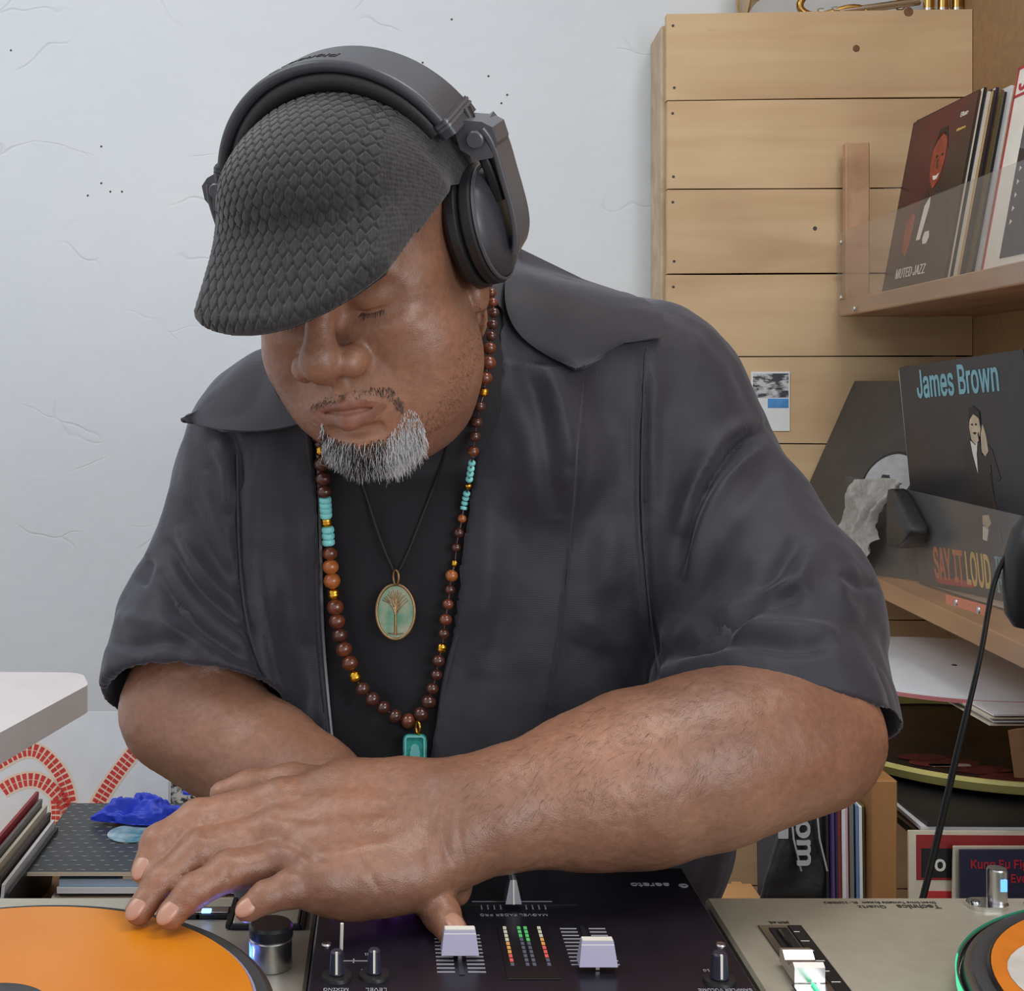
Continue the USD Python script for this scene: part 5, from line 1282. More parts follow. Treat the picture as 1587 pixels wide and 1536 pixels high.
# the open front
opening = [(476, 560), (480, 655), (488, 760), (492, 900), (497, 1000), (508, 1120), (520, 1260), (560, 1400), (640, 1400), (664, 1260), (672, 1160), (690, 1030), (716, 940), (727, 850), (736, 770), (744, 680), (764, 600), (778, 480), (700, 440), (560, 470)]
zz = CZ; op = sg.Polygon(opening)
g1 = np.arange(380, 860, 2.0); g2 = np.arange(380, 1480, 2.0)
import shapely
GU, GV = np.meshgrid(g1, g2, indexing="ij"); pts = shapely.points(GU.ravel(), GV.ravel())
sd = (shapely.distance(op.exterior, pts) * np.where(shapely.contains(op, pts), -1, 1)).reshape(GU.shape).astype(np.float32)
U_ = (U0 + FP * X / Y) + 0 * Zc; V_ = (V0 - FP * (Zc - CZ) / Y) + 0 * X
near = (np.abs(O.f) < .03) & ((Y + 0 * X + 0 * Zc) < 1.14)
pyr = np.full(O.f.shape, 1.0, np.float32)
ci = np.stack([(np.broadcast_to(U_, O.f.shape)[near] - g1[0]) / 2, (np.broadcast_to(V_, O.f.shape)[near] - g2[0]) / 2])
val = ndimage.map_coordinates(sd, ci, order=1, mode="nearest") * 1.05 / FP
pyr[near] = np.where((ci[0] < 0) | (ci[0] > len(g1) - 1) | (ci[1] < 0) | (ci[1] > len(g2) - 1), 1, val)
back = 1.142 - (Y + 0 * X + 0 * Zc)
O.f = np.maximum(O.f, -np.maximum(pyr, -back))
overshirt = relax(O.mesh(), 3)
v = np.array(overshirt.vertices); n = meshkit.arrays(overshirt, True)[2]
G = -1.0
folds = [  # left sleeve
    ([(1205, 650), (1150, 690), (1100, 750), (1066, 830), (1048, 905)], -.0060, 9), ([(1190, 690), (1125, 745), (1088, 820), (1060, 900)], .0045, 10), ([(1180, 655), (1110, 690), (1075, 760), (1050, 830)], .0040, 12),
    ([(1170, 668), (1128, 705), (1088, 770)], -.0030, 6), ([(1215, 720), (1150, 790), (1100, 880), (1060, 960)], -.0025, 16),
    ([(1240, 830), (1210, 885), (1150, 945), (1080, 985)], -.0050, 12), ([(1255, 860), (1215, 915), (1150, 970)], .0030, 10), ([(1245, 922), (1180, 945), (1110, 985), (1040, 1015)], -.0062, 11), ([(1255, 905), (1180, 925), (1105, 965)], .0050, 10),
    ([(1022, 1030), (1060, 1003), (1115, 990)], -.0050, 12), ([(1090, 1010), (1150, 995), (1220, 1005), (1290, 995)], -.0050, 10), ([(1120, 975), (1200, 975), (1300, 985)], .0045, 12), ([(1300, 890), (1345, 905), (1375, 900)], -.004, 8), ([(1330, 880), (1300, 930), (1340, 960)], .003, 14),
    # left half of the front
    ([(1000, 535), (996, 640), (994, 760), (1000, 880), (1012, 980), (1026, 1075)], -.0030, 6), ([(985, 600), (980, 760), (988, 900), (1004, 1010)], .0030, 12), ([(1012, 560), (1012, 700), (1012, 800)], .0025, 10),
    ([(800, 560), (835, 640), (850, 720), (860, 800)], -.0040, 12), ([(840, 560), (865, 640), (878, 720)], .0030, 10), ([(780, 620), (800, 760), (790, 900), (770, 1040)], -.0020, 16), ([(920, 600), (930, 720), (915, 850), (935, 960)], -.0020, 18), ([(950, 800), (930, 900), (900, 1000)], .0025, 18), ([(930, 1000), (960, 1060), (985, 1110)], -.0025, 14),
    ([(756, 740), (750, 900), (735, 1050)], .0030, 14),
    # right half of the front and right sleeve
    ([(366, 690), (368, 800), (374, 900), (392, 1000), (432, 1085)], -.0034, 7), ([(385, 700), (388, 800), (392, 900), (410, 990)], .0030, 9), ([(350, 660), (366, 700), (372, 760)], -.004, 7), ([(335, 680), (350, 720), (356, 800)], .003, 9),
    ([(258, 830), (290, 890), (350, 950), (400, 985)], -.0050, 8), ([(275, 815), (310, 880), (365, 935)], .0035, 8), ([(243, 880), (285, 950), (345, 1000), (400, 1030)], -.0050, 8), ([(235, 930), (280, 985), (330, 1012)], .0030, 9), ([(295, 770), (322, 850), (362, 905)], -.0030, 9), ([(320, 730), (345, 820), (370, 890)], .0030, 10),
    ([(225, 860), (222, 885), (212, 905)], -.004, 7), ([(165, 985), (200, 1000), (250, 995), (300, 1010)], -.0035, 8), ([(180, 960), (230, 965), (290, 990)], .003, 10), ([(430, 720), (440, 840), (450, 960), (470, 1060)], -.0018, 14), ([(460, 700), (466, 850), (474, 1000)], .0022, 12)]
v = creases(v, n, [(a_, b_ * 1.5, c_ * 1.25) for a_, b_, c_ in folds])
# button plackets: the front edges are double cloth
uv = proj(v); frontw = np.clip((-(n[:, 1]) - .1) / .3, 0, 1)
placket = [(905, 572), (896, 640), (884, 740), (882, 850), (868, 960), (852, 1060), (845, 1160), (840, 1300)]
pol = sg.Polygon(placket + [(640, 1300), (668, 1190), (700, 1000), (730, 700), (780, 560)])
def step(poly, h, w):
    q = shapely.points(uv[:, 0], uv[:, 1]); inside = shapely.contains(poly, q); m = inside | (shapely.distance(poly.exterior, q) < w)
    d = shapely.distance(poly.exterior, q) * np.where(inside, 1, -1)
    return h * np.clip(d / w * .5 + .5, 0, 1)
dz = step(pol, .0038, 2.0)
polR = sg.Polygon([(398, 880), (408, 960), (432, 1060), (470, 1160), (520, 1160), (496, 900), (486, 700), (470, 640), (405, 660), (388, 760)])
dz = np.maximum(dz, step(polR, .0022, 2.0))
hem_d = (v - hemL[0]) @ hemL[1]; hem_e = (v - hemR[0]) @ hemR[1]
v = v + n * (dz * frontw)[:, None]
v += n * ((meshkit.fbm(v * 14, 3, 12) - .5) * .008 + (meshkit.fbm(v * [26, 26, 7], 2, 19) - .5) * .009 + (meshkit.fbm(v * 45, 2, 13) - .5) * .0016)[:, None]
overshirt.vertices = v
def cloth(name, c1, c2, rough=.75, sheen=.35):
    n = {"tc": ("texture_coordinate", {}), "n1": ("noise_texture", {"scale": 12.0, "detail": 3.0}), "r1": ("rgb_ramp", {"ramp": [(.3, c2), (.7, c1)]}),
         "w1": ("wave_texture", {"bands_direction": "z", "scale": 420.0, "distortion": .6}), "w2": ("wave_texture", {"bands_direction": "x", "scale": 420.0, "distortion": .6}), "a": ("math", {"math_type": "add"}),
         "b": ("bump", {"strength": .18, "distance": .0004}), "p": ("principled_bsdf", {"roughness": rough, "specular_ior_level": .3, "sheen_weight": sheen, "sheen_roughness": .45, "sheen_tint": (.85, .86, 1.0)})}
    l = [("tc.object", "n1.vector"), ("n1.fac", "r1.fac"), ("r1.color", "p.base_color"), ("tc.object", "w1.vector"), ("tc.object", "w2.vector"), ("w1.fac", "a.value1"), ("w2.fac", "a.value2"), ("a.value", "b.height"), ("b.normal", "p.normal")]
    M[name] = usdkit.material(stage, "/World/Looks/" + name, n, l, surface="p.BSDF")
cloth("shirt_black", srgb(51, 50, 57), srgb(42, 41, 47), .54, .22)
cloth("tshirt_black", srgb(34, 32, 35), srgb(28, 26, 29), .85, .2)
person.part("t_shirt", tshirt, M["tshirt_black"], True, label="black crew neck t-shirt under the open shirt")
shirt_path = person.part("overshirt", overshirt, M["shirt_black"], True, label="black short sleeved shirt worn open")
# surface finder along a photo ray
def hit(field, u, v, d0=.80, d1=1.30, n=420):
    d = np.linspace(d0, d1, n); r = np.array([(u - U0) / FP, 1.0, -(v - V0) / FP])
    f = field.sample(d[:, None] * r + [0, 0, CZ]); i = np.argmax(f < 0)
    if f[i] >= 0 or i == 0: return None
    return d[i - 1] + (d[i] - d[i - 1]) * f[i - 1] / (f[i - 1] - f[i])
# ---------------------------------------------------------------- what he wears
# lips: a thin layer of redder skin
hl = np.array(head.vertices); loc_ = ((hl - HT) / HS) @ HM * [1, -1, 1]; nH = meshkit.arrays(head, True)[2]
def submesh(mesh, mask, off, nrm):
    f = np.array(mesh.faces); f = f[mask[f].all(1)]; u, inv = np.unique(f, return_inverse=True)
    return trimesh.Trimesh(np.array(mesh.vertices)[u] + nrm[u] * off, inv.reshape(-1, 3), process=False)
lipm = (np.abs(loc_[:, 0]) < .031) & (loc_[:, 1] > .084) & (loc_[:, 2] < -.0535 - .0100 * (np.abs(loc_[:, 0]) / .030) ** 2) & (loc_[:, 2] > -.0768 + .0120 * (np.abs(loc_[:, 0]) / .030) ** 2)
person.part("lips", submesh(head, lipm, .00025, nH), M["lip"], True, parent=body_path)
# nails of the left hand and of the right index finger
def nail_at(p0, p1, r, side, k=1.0):
    p0, p1 = np.asarray(p0), np.asarray(p1); ax_ = unit(p1 - p0); up = unit(side - ax_ * np.dot(side, ax_)); rt = np.cross(ax_, up)
    m = trimesh.creation.icosphere(subdivisions=3); w = np.array(m.vertices) * [1.05 * r * k, .64 * r * k, .34 * r]
    return xf(trimesh.Trimesh(w, m.faces, process=False), ax_, rt, up, p1 - ax_ * r * .05 + up * r * .74)
for nme in ("index", "middle", "ring", "little"):
    a, b = fing[nme][2], fing[nme][3]; pa, pb_ = P(*a[:3]), P(*b[:3])
    person.part("fingernail", nail_at(pa, pb_, b[3] * b[2] / FP, np.array([-.30, -.90, .35])), M["nail"], True, parent=body_path)
person.part("fingernail", nail_at(P(684, 1416, .862), P(702, 1446, .8435), 24 * .85 / FP, np.array([.15, -.35, .92])), M["nail"], True, parent=body_path)

# hair as curves -------------------------------------------------------------
def hairs(path, pts, widths, m):
    """pts: (n, k, 3)."""
    n_, k = pts.shape[:2]
    c = UsdGeom.BasisCurves.Define(stage, path); c.CreateTypeAttr("linear"); c.CreateCurveVertexCountsAttr(Vt.IntArray([k] * n_))
    c.CreatePointsAttr(Vt.Vec3fArray.FromNumpy(pts.reshape(-1, 3).astype(np.float32)))
    c.CreateWidthsAttr(Vt.FloatArray.FromNumpy(np.tile(widths, n_).astype(np.float32))); c.SetWidthsInterpolation("vertex")
    UsdShade.MaterialBindingAPI.Apply(c.GetPrim()).Bind(m); tag(c, None, None, None, "stuff"); return c
mk("hair_white", srgb(206, 206, 206), .4, spec=.4); mk("hair_dark", srgb(34, 28, 26), .45, spec=.4); mk("hair_grey", srgb(120, 114, 110), .45)
rng = np.random.default_rng(17)
uvh = proj(hl); viewh = unit(np.array([0, -1.0, 0])); fr = nH @ viewh
fa = np.array(head.faces)
def seed(poly, n):
    cen = hl[fa].mean(1); q = proj(cen); nn = nH[fa].mean(1); ok = inpoly(q, poly) & (nn[:, 1] < .25)
    idx = np.where(ok)[0]; pick = rng.choice(idx, n); w = rng.dirichlet((1, 1, 1), n)
    p = (hl[fa[pick]] * w[..., None]).sum(1); return p, unit2(nn[pick])
def unit2(a): return a / (np.linalg.norm(a, axis=1, keepdims=True) + 1e-12)
def grow(p, n, down, length, lift=.5, curl=.25, k=5):
    L = length * rng.uniform(.6, 1.15, len(p)); d = unit2(n * lift + np.asarray(down) + rng.normal(0, .22, (len(p), 3))); g = rng.normal(0, curl, (len(p), 3))
    t = np.linspace(0, 1, k)[None, :, None]
    return p[:, None] - n[:, None] * .0008 + L[:, None, None] * (d[:, None] * t + (g + np.asarray(down) * .5)[:, None] * t ** 2 * .6)
goatee = [(499, 655), (506, 672), (528, 680), (556, 686), (580, 682), (600, 676), (614, 660), (622, 645), (634, 632), (648, 640), (657, 660), (660, 680), (650, 700), (620, 722), (560, 726), (520, 712), (502, 690), (494, 668)]
Hdn = Hdir([0, .35, -1.0])
p_, n_ = seed(goatee, 5200); uvp = proj(p_)
pw = np.interp(uvp[:, 0], [495, 520, 545, 570, 592, 610, 660], [.55, .60, .30, .20, .62, .93, .98])
wh = rng.uniform(0, 1, len(p_)) < pw
fullness = np.clip((uvp[:, 1] - 640) / 45, .35, 1)
for sel, nm, mm in ((wh, "goatee_hair", "hair_white"), (~wh, "goatee_hair", "hair_dark")):
    g = grow(p_[sel], n_[sel], Hdn, .0088 * fullness[sel], .75)
    hairs(numbered(person.path + "/" + nm), g - person.loc, [.00042, .00040, .00034, .00024, .00008], M[mm])
must = [(480, 636), (486, 626), (505, 618), (530, 613), (550, 608), (575, 602), (600, 602), (614, 610), (622, 624), (626, 646), (612, 634), (600, 617), (575, 614), (550, 619), (520, 626), (498, 632)]
must = [(u, v_ - 6) for u, v_ in must]
p_, n_ = seed(must, 1200); wh = rng.uniform(0, 1, len(p_)) < np.interp(proj(p_)[:, 0], [480, 590, 620], [.08, .12, .5])
for sel, mm in ((wh, "hair_grey"), (~wh, "hair_dark")):
    hairs(numbered(person.path + "/moustache_hair"), grow(p_[sel], n_[sel], Hdir([0, .1, -1]) * .9, .0036, .5) - person.loc, [.00030, .00028, .00024, .00018, .00006], M[mm])
stub = [(626, 640), (660, 640), (690, 600), (735, 470), (752, 480), (745, 560), (715, 625), (685, 658), (660, 680), (640, 640)]
p_, n_ = seed(stub, 1600)
hairs(numbered(person.path + "/stubble"), grow(p_, n_, Hdir([0, -.1, -1]), .0022, .8) - person.loc, [.00016, .00016, .00014, .0001, .00005], M["hair_dark"])
lash = np.array([[.0315 + .0170 * math.cos(a), .0893 - .010 * math.cos(a) ** 2, .0052 - .0062 * math.sin(a)] for a in np.linspace(math.pi * .97, .10, 60)])
lp = np.vstack([H(lash), H(lash * [-1, 1, 1])]); ln = np.tile(Hdir([0, .8, -.7]), (len(lp), 1))
hairs(numbered(person.path + "/eyelashes"), grow(lp, ln, Hdir([0, .5, -.6]), .0045, .9, .1) - person.loc, [.00034, .0003, .00026, .0002, .00008], M["hair_dark"])
# short hair on the left forearm
av = np.array(arms.vertices); an = meshkit.arrays(arms, True)[2]; auv = proj(av)
farm = [(720, 1190), (800, 1155), (900, 1110), (1010, 1065), (1100, 1050), (1180, 1060), (1200, 1140), (1130, 1210), (1000, 1250), (850, 1280), (740, 1300)]
ok = np.where(inpoly(auv, farm) & (an[:, 1] < .3))[0]; pk = rng.choice(ok, 900); p_ = av[pk] + rng.normal(0, .0012, (900, 3)); n_ = an[pk]
hairs(numbered(person.path + "/arm_hair"), grow(p_, n_, np.array([-.55, -.2, -.55]), .009, .45, .15) - person.loc, [.00011, .00011, .0001, .00008, .00004], M["hair_dark"])

# collar ----------------------------------------------------------------------
def surf(u, v, fallback):
    ds = [x for x in (hit(O, u, v), hit(T_, u, v)) if x is not None]
    return min(ds) if ds else fallback
def spline_rows(rows, nu=40, nv=26):
    def line(r):
        r = np.array(r, float)
        if len(r) < 7: return smooth_path(r, nu)
        t = np.r_[0, np.cumsum(np.linalg.norm(np.diff(r[:, :2], axis=0), axis=1))]; s_ = np.linspace(0, t[-1], nu)
        return np.stack([np.interp(s_, t, r[:, k]) for k in range(3)], 1)
    rows = np.stack([line(r) for r in rows])
    return np.stack([ndimage.zoom(rows[..., k], (nv / len(rows), 1), order=3, mode="nearest", grid_mode=False) for k in range(3)], -1)
roll = [(792, 402, 1.135), (782, 450, 1.10), (796, 505, 1.07), (838, 545, 1.05), (892, 571, 1.03)]
mid1 = [(800, 396, 1.14), (828, 452, 1.11), (858, 500, 1.085), (878, 535, 1.06), (895, 570, 1.03)]
mid2 = [(802, 390, 1.15), (880, 445, 1.13), (930, 482, 1.105), (930, 525, 1.07), (900, 569, 1.03)]
out_ = [(804, 384, 1.155), (905, 433, 1.155), (1000, 464, 1.14), (1028, 486, 1.12), (1027, 521, 1.10), (968, 531, 1.07), (905, 565, 1.03)]
g = spline_rows([roll, mid1, mid2, out_], 46, 30)
pt = np.zeros(g.shape)
for i, j in np.ndindex(g.shape[:2]):
    u, v_, d = g[i, j]; s = i / (g.shape[0] - 1)
    dd = surf(u, v_, d + .012) - (.007 + .006 * s + .006 * math.sin(math.pi * s))
    g[i, j, 2] = min(dd, d + .02)
vv_ = ndimage.gaussian_filter(g[..., 2], 1.6, mode="nearest")
for i, j in np.ndindex(g.shape[:2]): pt[i, j] = P(g[i, j, 0], g[i, j, 1], vv_[i, j])
pt[..., 1] = pt[..., 1]
person.part("collar", sheet(pt, .0026, False), M["shirt_black"], 50, parent=shirt_path)
rows = [[(418, 548, 1.105), (372, 582, 1.11), (325, 622, 1.105), (277, 649, 1.09)], [(424, 585, 1.07), (384, 612, 1.08), (342, 640, 1.08), (292, 655, 1.083)],
        [(436, 620, 1.05), (402, 640, 1.055), (362, 655, 1.06), (318, 661, 1.072)], [(478, 654, 1.035), (438, 664, 1.04), (396, 668, 1.047), (345, 665, 1.06)]]
g = spline_rows(rows, 36, 24); pt = np.zeros(g.shape)
for i, j in np.ndindex(g.shape[:2]):
    u, v_, d = g[i, j]; h_ = hit(O, u, v_); dd = d if h_ is None else min(d + .02, h_ - .007 - .008 * (j / (g.shape[1] - 1)))
    pt[i, j] = P(u, v_, dd)
for k in range(3): pt[..., k] = ndimage.gaussian_filter(pt[..., k], 1.3, mode="nearest")
person.part("collar", sheet(pt, .0026, False), M["shirt_black"], 50, parent=shirt_path)
# stitched seams along the placket
def line_on(path, n=60, lift=.001, fields=None):
    q = smooth_path(path, n); out = []
    for u, v_ in q:
        ds = [x for x in [hit(f, u, v_) for f in (fields or (O, T_))] if x is not None]
        if ds: out.append(P(u, v_, min(ds) - lift))
    out = np.array(out)
    for k in range(3): out[:, k] = ndimage.gaussian_filter1d(out[:, k], 1.5, mode="nearest")
    return out
for nm, path in (("seam", [(u + 1, v_) for u, v_ in placket]), ("seam", [(1000, 536), (996, 640), (994, 760), (1000, 880), (1012, 980), (1026, 1068)]), ("seam", [(368, 700), (369, 800), (374, 900), (392, 1000), (430, 1080)])):
    person.part(nm, tube(line_on(path, 70, -.0002, (O,)), .0011, 6), M["shirt_black"], True, parent=shirt_path)
for path in ([(475, 660), (480, 720), (486, 800), (490, 900), (495, 1000), (506, 1120), (518, 1240)], [(770, 600), (750, 680), (741, 770), (732, 850), (721, 940), (696, 1030), (678, 1160), (669, 1250)]):
    person.part("front_edge", tube(line_on(path, 80, .0, (O,)), .0026, 8), M["shirt_black"], True, parent=shirt_path)
# cable of the headphones down the open shirt edge
mk("cable_grey", srgb(150, 150, 152), .5)

# trousers, shoes ---------------------------------------------------------------
Lg = Field((-.28, .98, -.01), (.46, 1.50, CZ - .50), .008)
Lg.ell(Q(.083, 1.235, -.66), (.222, .150, .16), .03)
for s in (-1, 1): Lg.chain([(Q(.083 + s * .10, 1.24, -.74), .115), (Q(.083 + s * .125, 1.235, -1.0), .085), (Q(.083 + s * .14, 1.26, -1.29), .062)], .03)
tro = relax(Lg.mesh(), 4); v = np.array(tro.vertices); v += meshkit.arrays(tro, True)[2] * ((meshkit.fbm(v * 12, 3, 30) - .5) * .012)[:, None]; tro.vertices = v
cloth("denim_navy", srgb(40, 40, 56), srgb(30, 30, 44))
person.part("trousers", tro, M["denim_navy"], True, label="dark navy trousers")
for s in (-1, 1):
    Sh = Field((.083 + s * .145 - .07, 1.05, 0.0), (.083 + s * .145 + .07, 1.40, .13), .006)
    Sh.chain([((.083 + s * .145, 1.30, .045), .042), ((.083 + s * .15, 1.20, .042), .044), ((.083 + s * .155, 1.12, .036), .036)], .02)
    Sh.f = np.maximum(Sh.f, (.004 - Sh.coords()[2]).astype(np.float32))
    person.part("shoe", relax(Sh.mesh(), 2), M["black_leather"], True)

# flat cap ------------------------------------------------------------------------
C = Field((-.105, -.125, .01), (.105, .175, .15), .00105)
C.ell((0, -.008, .060), (.0885, .110, .0845), .01)
C.ell((0, .050, .078), (.072, .070, .052), .03)
for x in np.linspace(-.064, .062, 27):                          # the cloth runs straight from the crown to the edge of the bill
    ye, ze = .1535 - 7.0 * x * x - .16 * x, .0205 + (5.2 if x > 0 else 2.2) * x * x
    C.cone((x * .86, .045, .084 - 6 * x * x), (x, ye, ze), .040 - 3 * x * x, .0050, .012)
xc, yc, zc_ = C.coords()
zmin = np.where(yc > .03, .0745 - .36 * yc + .8 * np.maximum(np.abs(xc) - .02, 0) ** 2 * (yc > .08), .0637 + .22 * (yc - .03)).astype(np.float32)
C.f = np.maximum(C.f, zmin - zc_)
inner = Field(C.lo, C.lo + C.h * (C.n - 1), C.h); inner.f = inner.f[:C.n[0], :C.n[1], :C.n[2]]
inner.ell((0, -.010, .052), (.0795, .101, .0865), .01); inner.ell((0, .035, .045), (.067, .061, .058), .02)
C.f = np.maximum(C.f, -(inner.f[:C.n[0], :C.n[1], :C.n[2]]))
capm = relax(C.mesh(), 4)
v = np.array(capm.vertices); n = meshkit.arrays(capm, True)[2]
def hexdome(a, b, sa, sb):
    """Rounded cells on a hexagonal lattice: 1 in the middle of a cell, 0 at its border."""
    best = np.full(a.shape, 9.0); second = np.full(a.shape, 9.0)
    for off in (0, 1):
        i = np.round((a / sa - .5 * off)) ; j = np.round((b / sb - off) / 2)
        for di in (-1, 0, 1):
            for dj in (-1, 0, 1):
                ca, cb = (i + di + .5 * off) * sa, (2 * (j + dj) + off) * sb
                d = np.sqrt(((a - ca) / sa) ** 2 + ((b - cb) / (2 * sb) * 1.25) ** 2)
                lower = d < best; second = np.where(lower, best, np.minimum(second, d)); best = np.where(lower, d, best)
    t = np.clip((second - best) / .20, 0, 1); return t * t * (3 - 2 * t)
ang_ = np.arctan2(v[:, 2] - .02, v[:, 1] + .03); bq = -ang_ * .105
hx = hexdome(v[:, 0], bq, .0079, .0053)
outside = np.clip((n * unit([0, .45, .6])).sum(1) * 2 + .6, 0, 1) * (v[:, 2] > .02)
side = np.clip((.068 - np.abs(v[:, 0])) / .012, .25, 1)
rib = np.sin(bq * 2 * np.pi / .0028) * .5
ht = np.where(np.abs(v[:, 0]) < .062, hx - .5, hx * .35 + rib * .35 - .2)
v += n * (.0013 * ht * outside * np.where(np.abs(v[:, 0]) < .062, 1, .6))[:, None]
seam = np.exp(-((np.abs(v[:, 0] - .052 - .06 * (v[:, 2] - .10)) / .0016)) ** 2) * (v[:, 2] > .05)
v -= n * (.0015 * seam)[:, None]
capm.vertices = v
def knit():
    n = {"tc": ("texture_coordinate", {}), "mp": ("mapping", {"scale": (900.0, 160.0, 160.0)}), "n1": ("noise_texture", {"scale": 1.0, "detail": 3.0}), "r1": ("rgb_ramp", {"ramp": [(.3, srgb(32, 30, 32)), (.7, srgb(56, 53, 55))]}),
         "b": ("bump", {"strength": .5, "distance": .0006}), "p": ("principled_bsdf", {"roughness": .8, "specular_ior_level": .25, "sheen_weight": .3, "sheen_roughness": .5})}
    l = [("tc.object", "mp.vector"), ("mp.vector", "n1.vector"), ("n1.fac", "r1.fac"), ("r1.color", "p.base_color"), ("n1.fac", "b.height"), ("b.normal", "p.normal")]
    M["cap_knit"] = usdkit.material(stage, "/World/Looks/cap_knit", n, l, surface="p.BSDF")
knit()
cap = Thing("flat_cap", "black flat cap of knitted honeycomb cloth pulled low over the man's forehead", "cap", H([0, 0, .06]))
cap.part("crown", headmesh(capm), M["cap_knit"], True)
bl_ = [(x, .1572 - 7.2 * x * x - .16 * x) for x in np.linspace(-.066, .064, 41)] + [(x, .100 + .014 * (1 - (x / .066) ** 2)) for x in np.linspace(.064, -.066, 31)]
bm = extrude(sg.Polygon(bl_).buffer(0), .0030)
for _ in range(2): bm = bm.subdivide()
bv = np.array(bm.vertices); bv[:, 2] += .0738 - .36 * bv[:, 1] + .8 * np.maximum(np.abs(bv[:, 0]) - .02, 0) ** 2 - .0022
cap.part("bill", headmesh(trimesh.Trimesh(bv, bm.faces, process=False)), M["cap_knit"], 30)

# headphones -------------------------------------------------------------------------
mk("phone_shell", srgb(62, 62, 68), .36, spec=.5, var=.06, scale=30); mk("phone_metal", srgb(96, 96, 102), .32, .35); mk("phone_pad", (.012, .012, .013), .42, bump=.3, bscale=240, spec=.6); mk("phone_black", (.016, .016, .018), .4); mk("phone_text", srgb(30, 30, 34), .5)
hp = Thing("headphones", "black over-ear studio headphones worn over the cap", "headphones", H([0, 0, .1]))
def arc(a): return np.array([.002 + .0960 * math.cos(a), .002 + .014 * math.sin(a), .0655 + .0965 * math.sin(a)])
def sweep(path, prof, ups):
    """prof: closed (w, h) outline; ups: outward direction at each point; w lies along the third axis."""
    p = np.asarray(path); t = unit2(np.gradient(p, axis=0)); up = np.asarray(ups); up = unit2(up - t * (up * t).sum(1, keepdims=True)); sd_ = np.cross(up, t)
    prof = np.asarray(prof); m = len(prof); v = (p[:, None] + prof[None, :, 0, None] * sd_[:, None] + prof[None, :, 1, None] * up[:, None]).reshape(-1, 3)
    f = []
    for i in range(len(p) - 1):
        for k in range(m): q = (k + 1) % m; f += [[i * m + k, i * m + q, (i + 1) * m + q], [i * m + k, (i + 1) * m + q, (i + 1) * m + k]]
    v = np.vstack([v, p[0], p[-1]]); c0, c1 = len(v) - 2, len(v) - 1
    for k in range(m): q = (k + 1) % m; f += [[c0, q, k], [c1, (len(p) - 1) * m + k, (len(p) - 1) * m + q]]
    msh = trimesh.Trimesh(v, f, process=False)
    if msh.volume < 0: msh.invert()
    return msh
aa = np.linspace(math.radians(20), math.radians(160), 80); pa = np.array([arc(a) for a in aa]); ups = np.array([[math.cos(a), .06, math.sin(a)] for a in aa])
def rr(w, h, r, n=5): return np.array(rrect(w, h, r, n).exterior.coords)[:-1]
hp.part("headband", headmesh(sweep(pa, rr(.0500, .0085, .0040), ups)), M["phone_shell"], 35)
aa2 = np.linspace(math.radians(24), math.radians(156), 70); pa2 = np.array([arc(a) - .0106 * np.array([math.cos(a), .05, math.sin(a)]) for a in aa2])
hp.part("headband_pad", headmesh(sweep(pa2, rr(.0470, .0150, .0065), np.array([[math.cos(a), .06, math.sin(a)] for a in aa2]))), M["phone_pad"], 35)
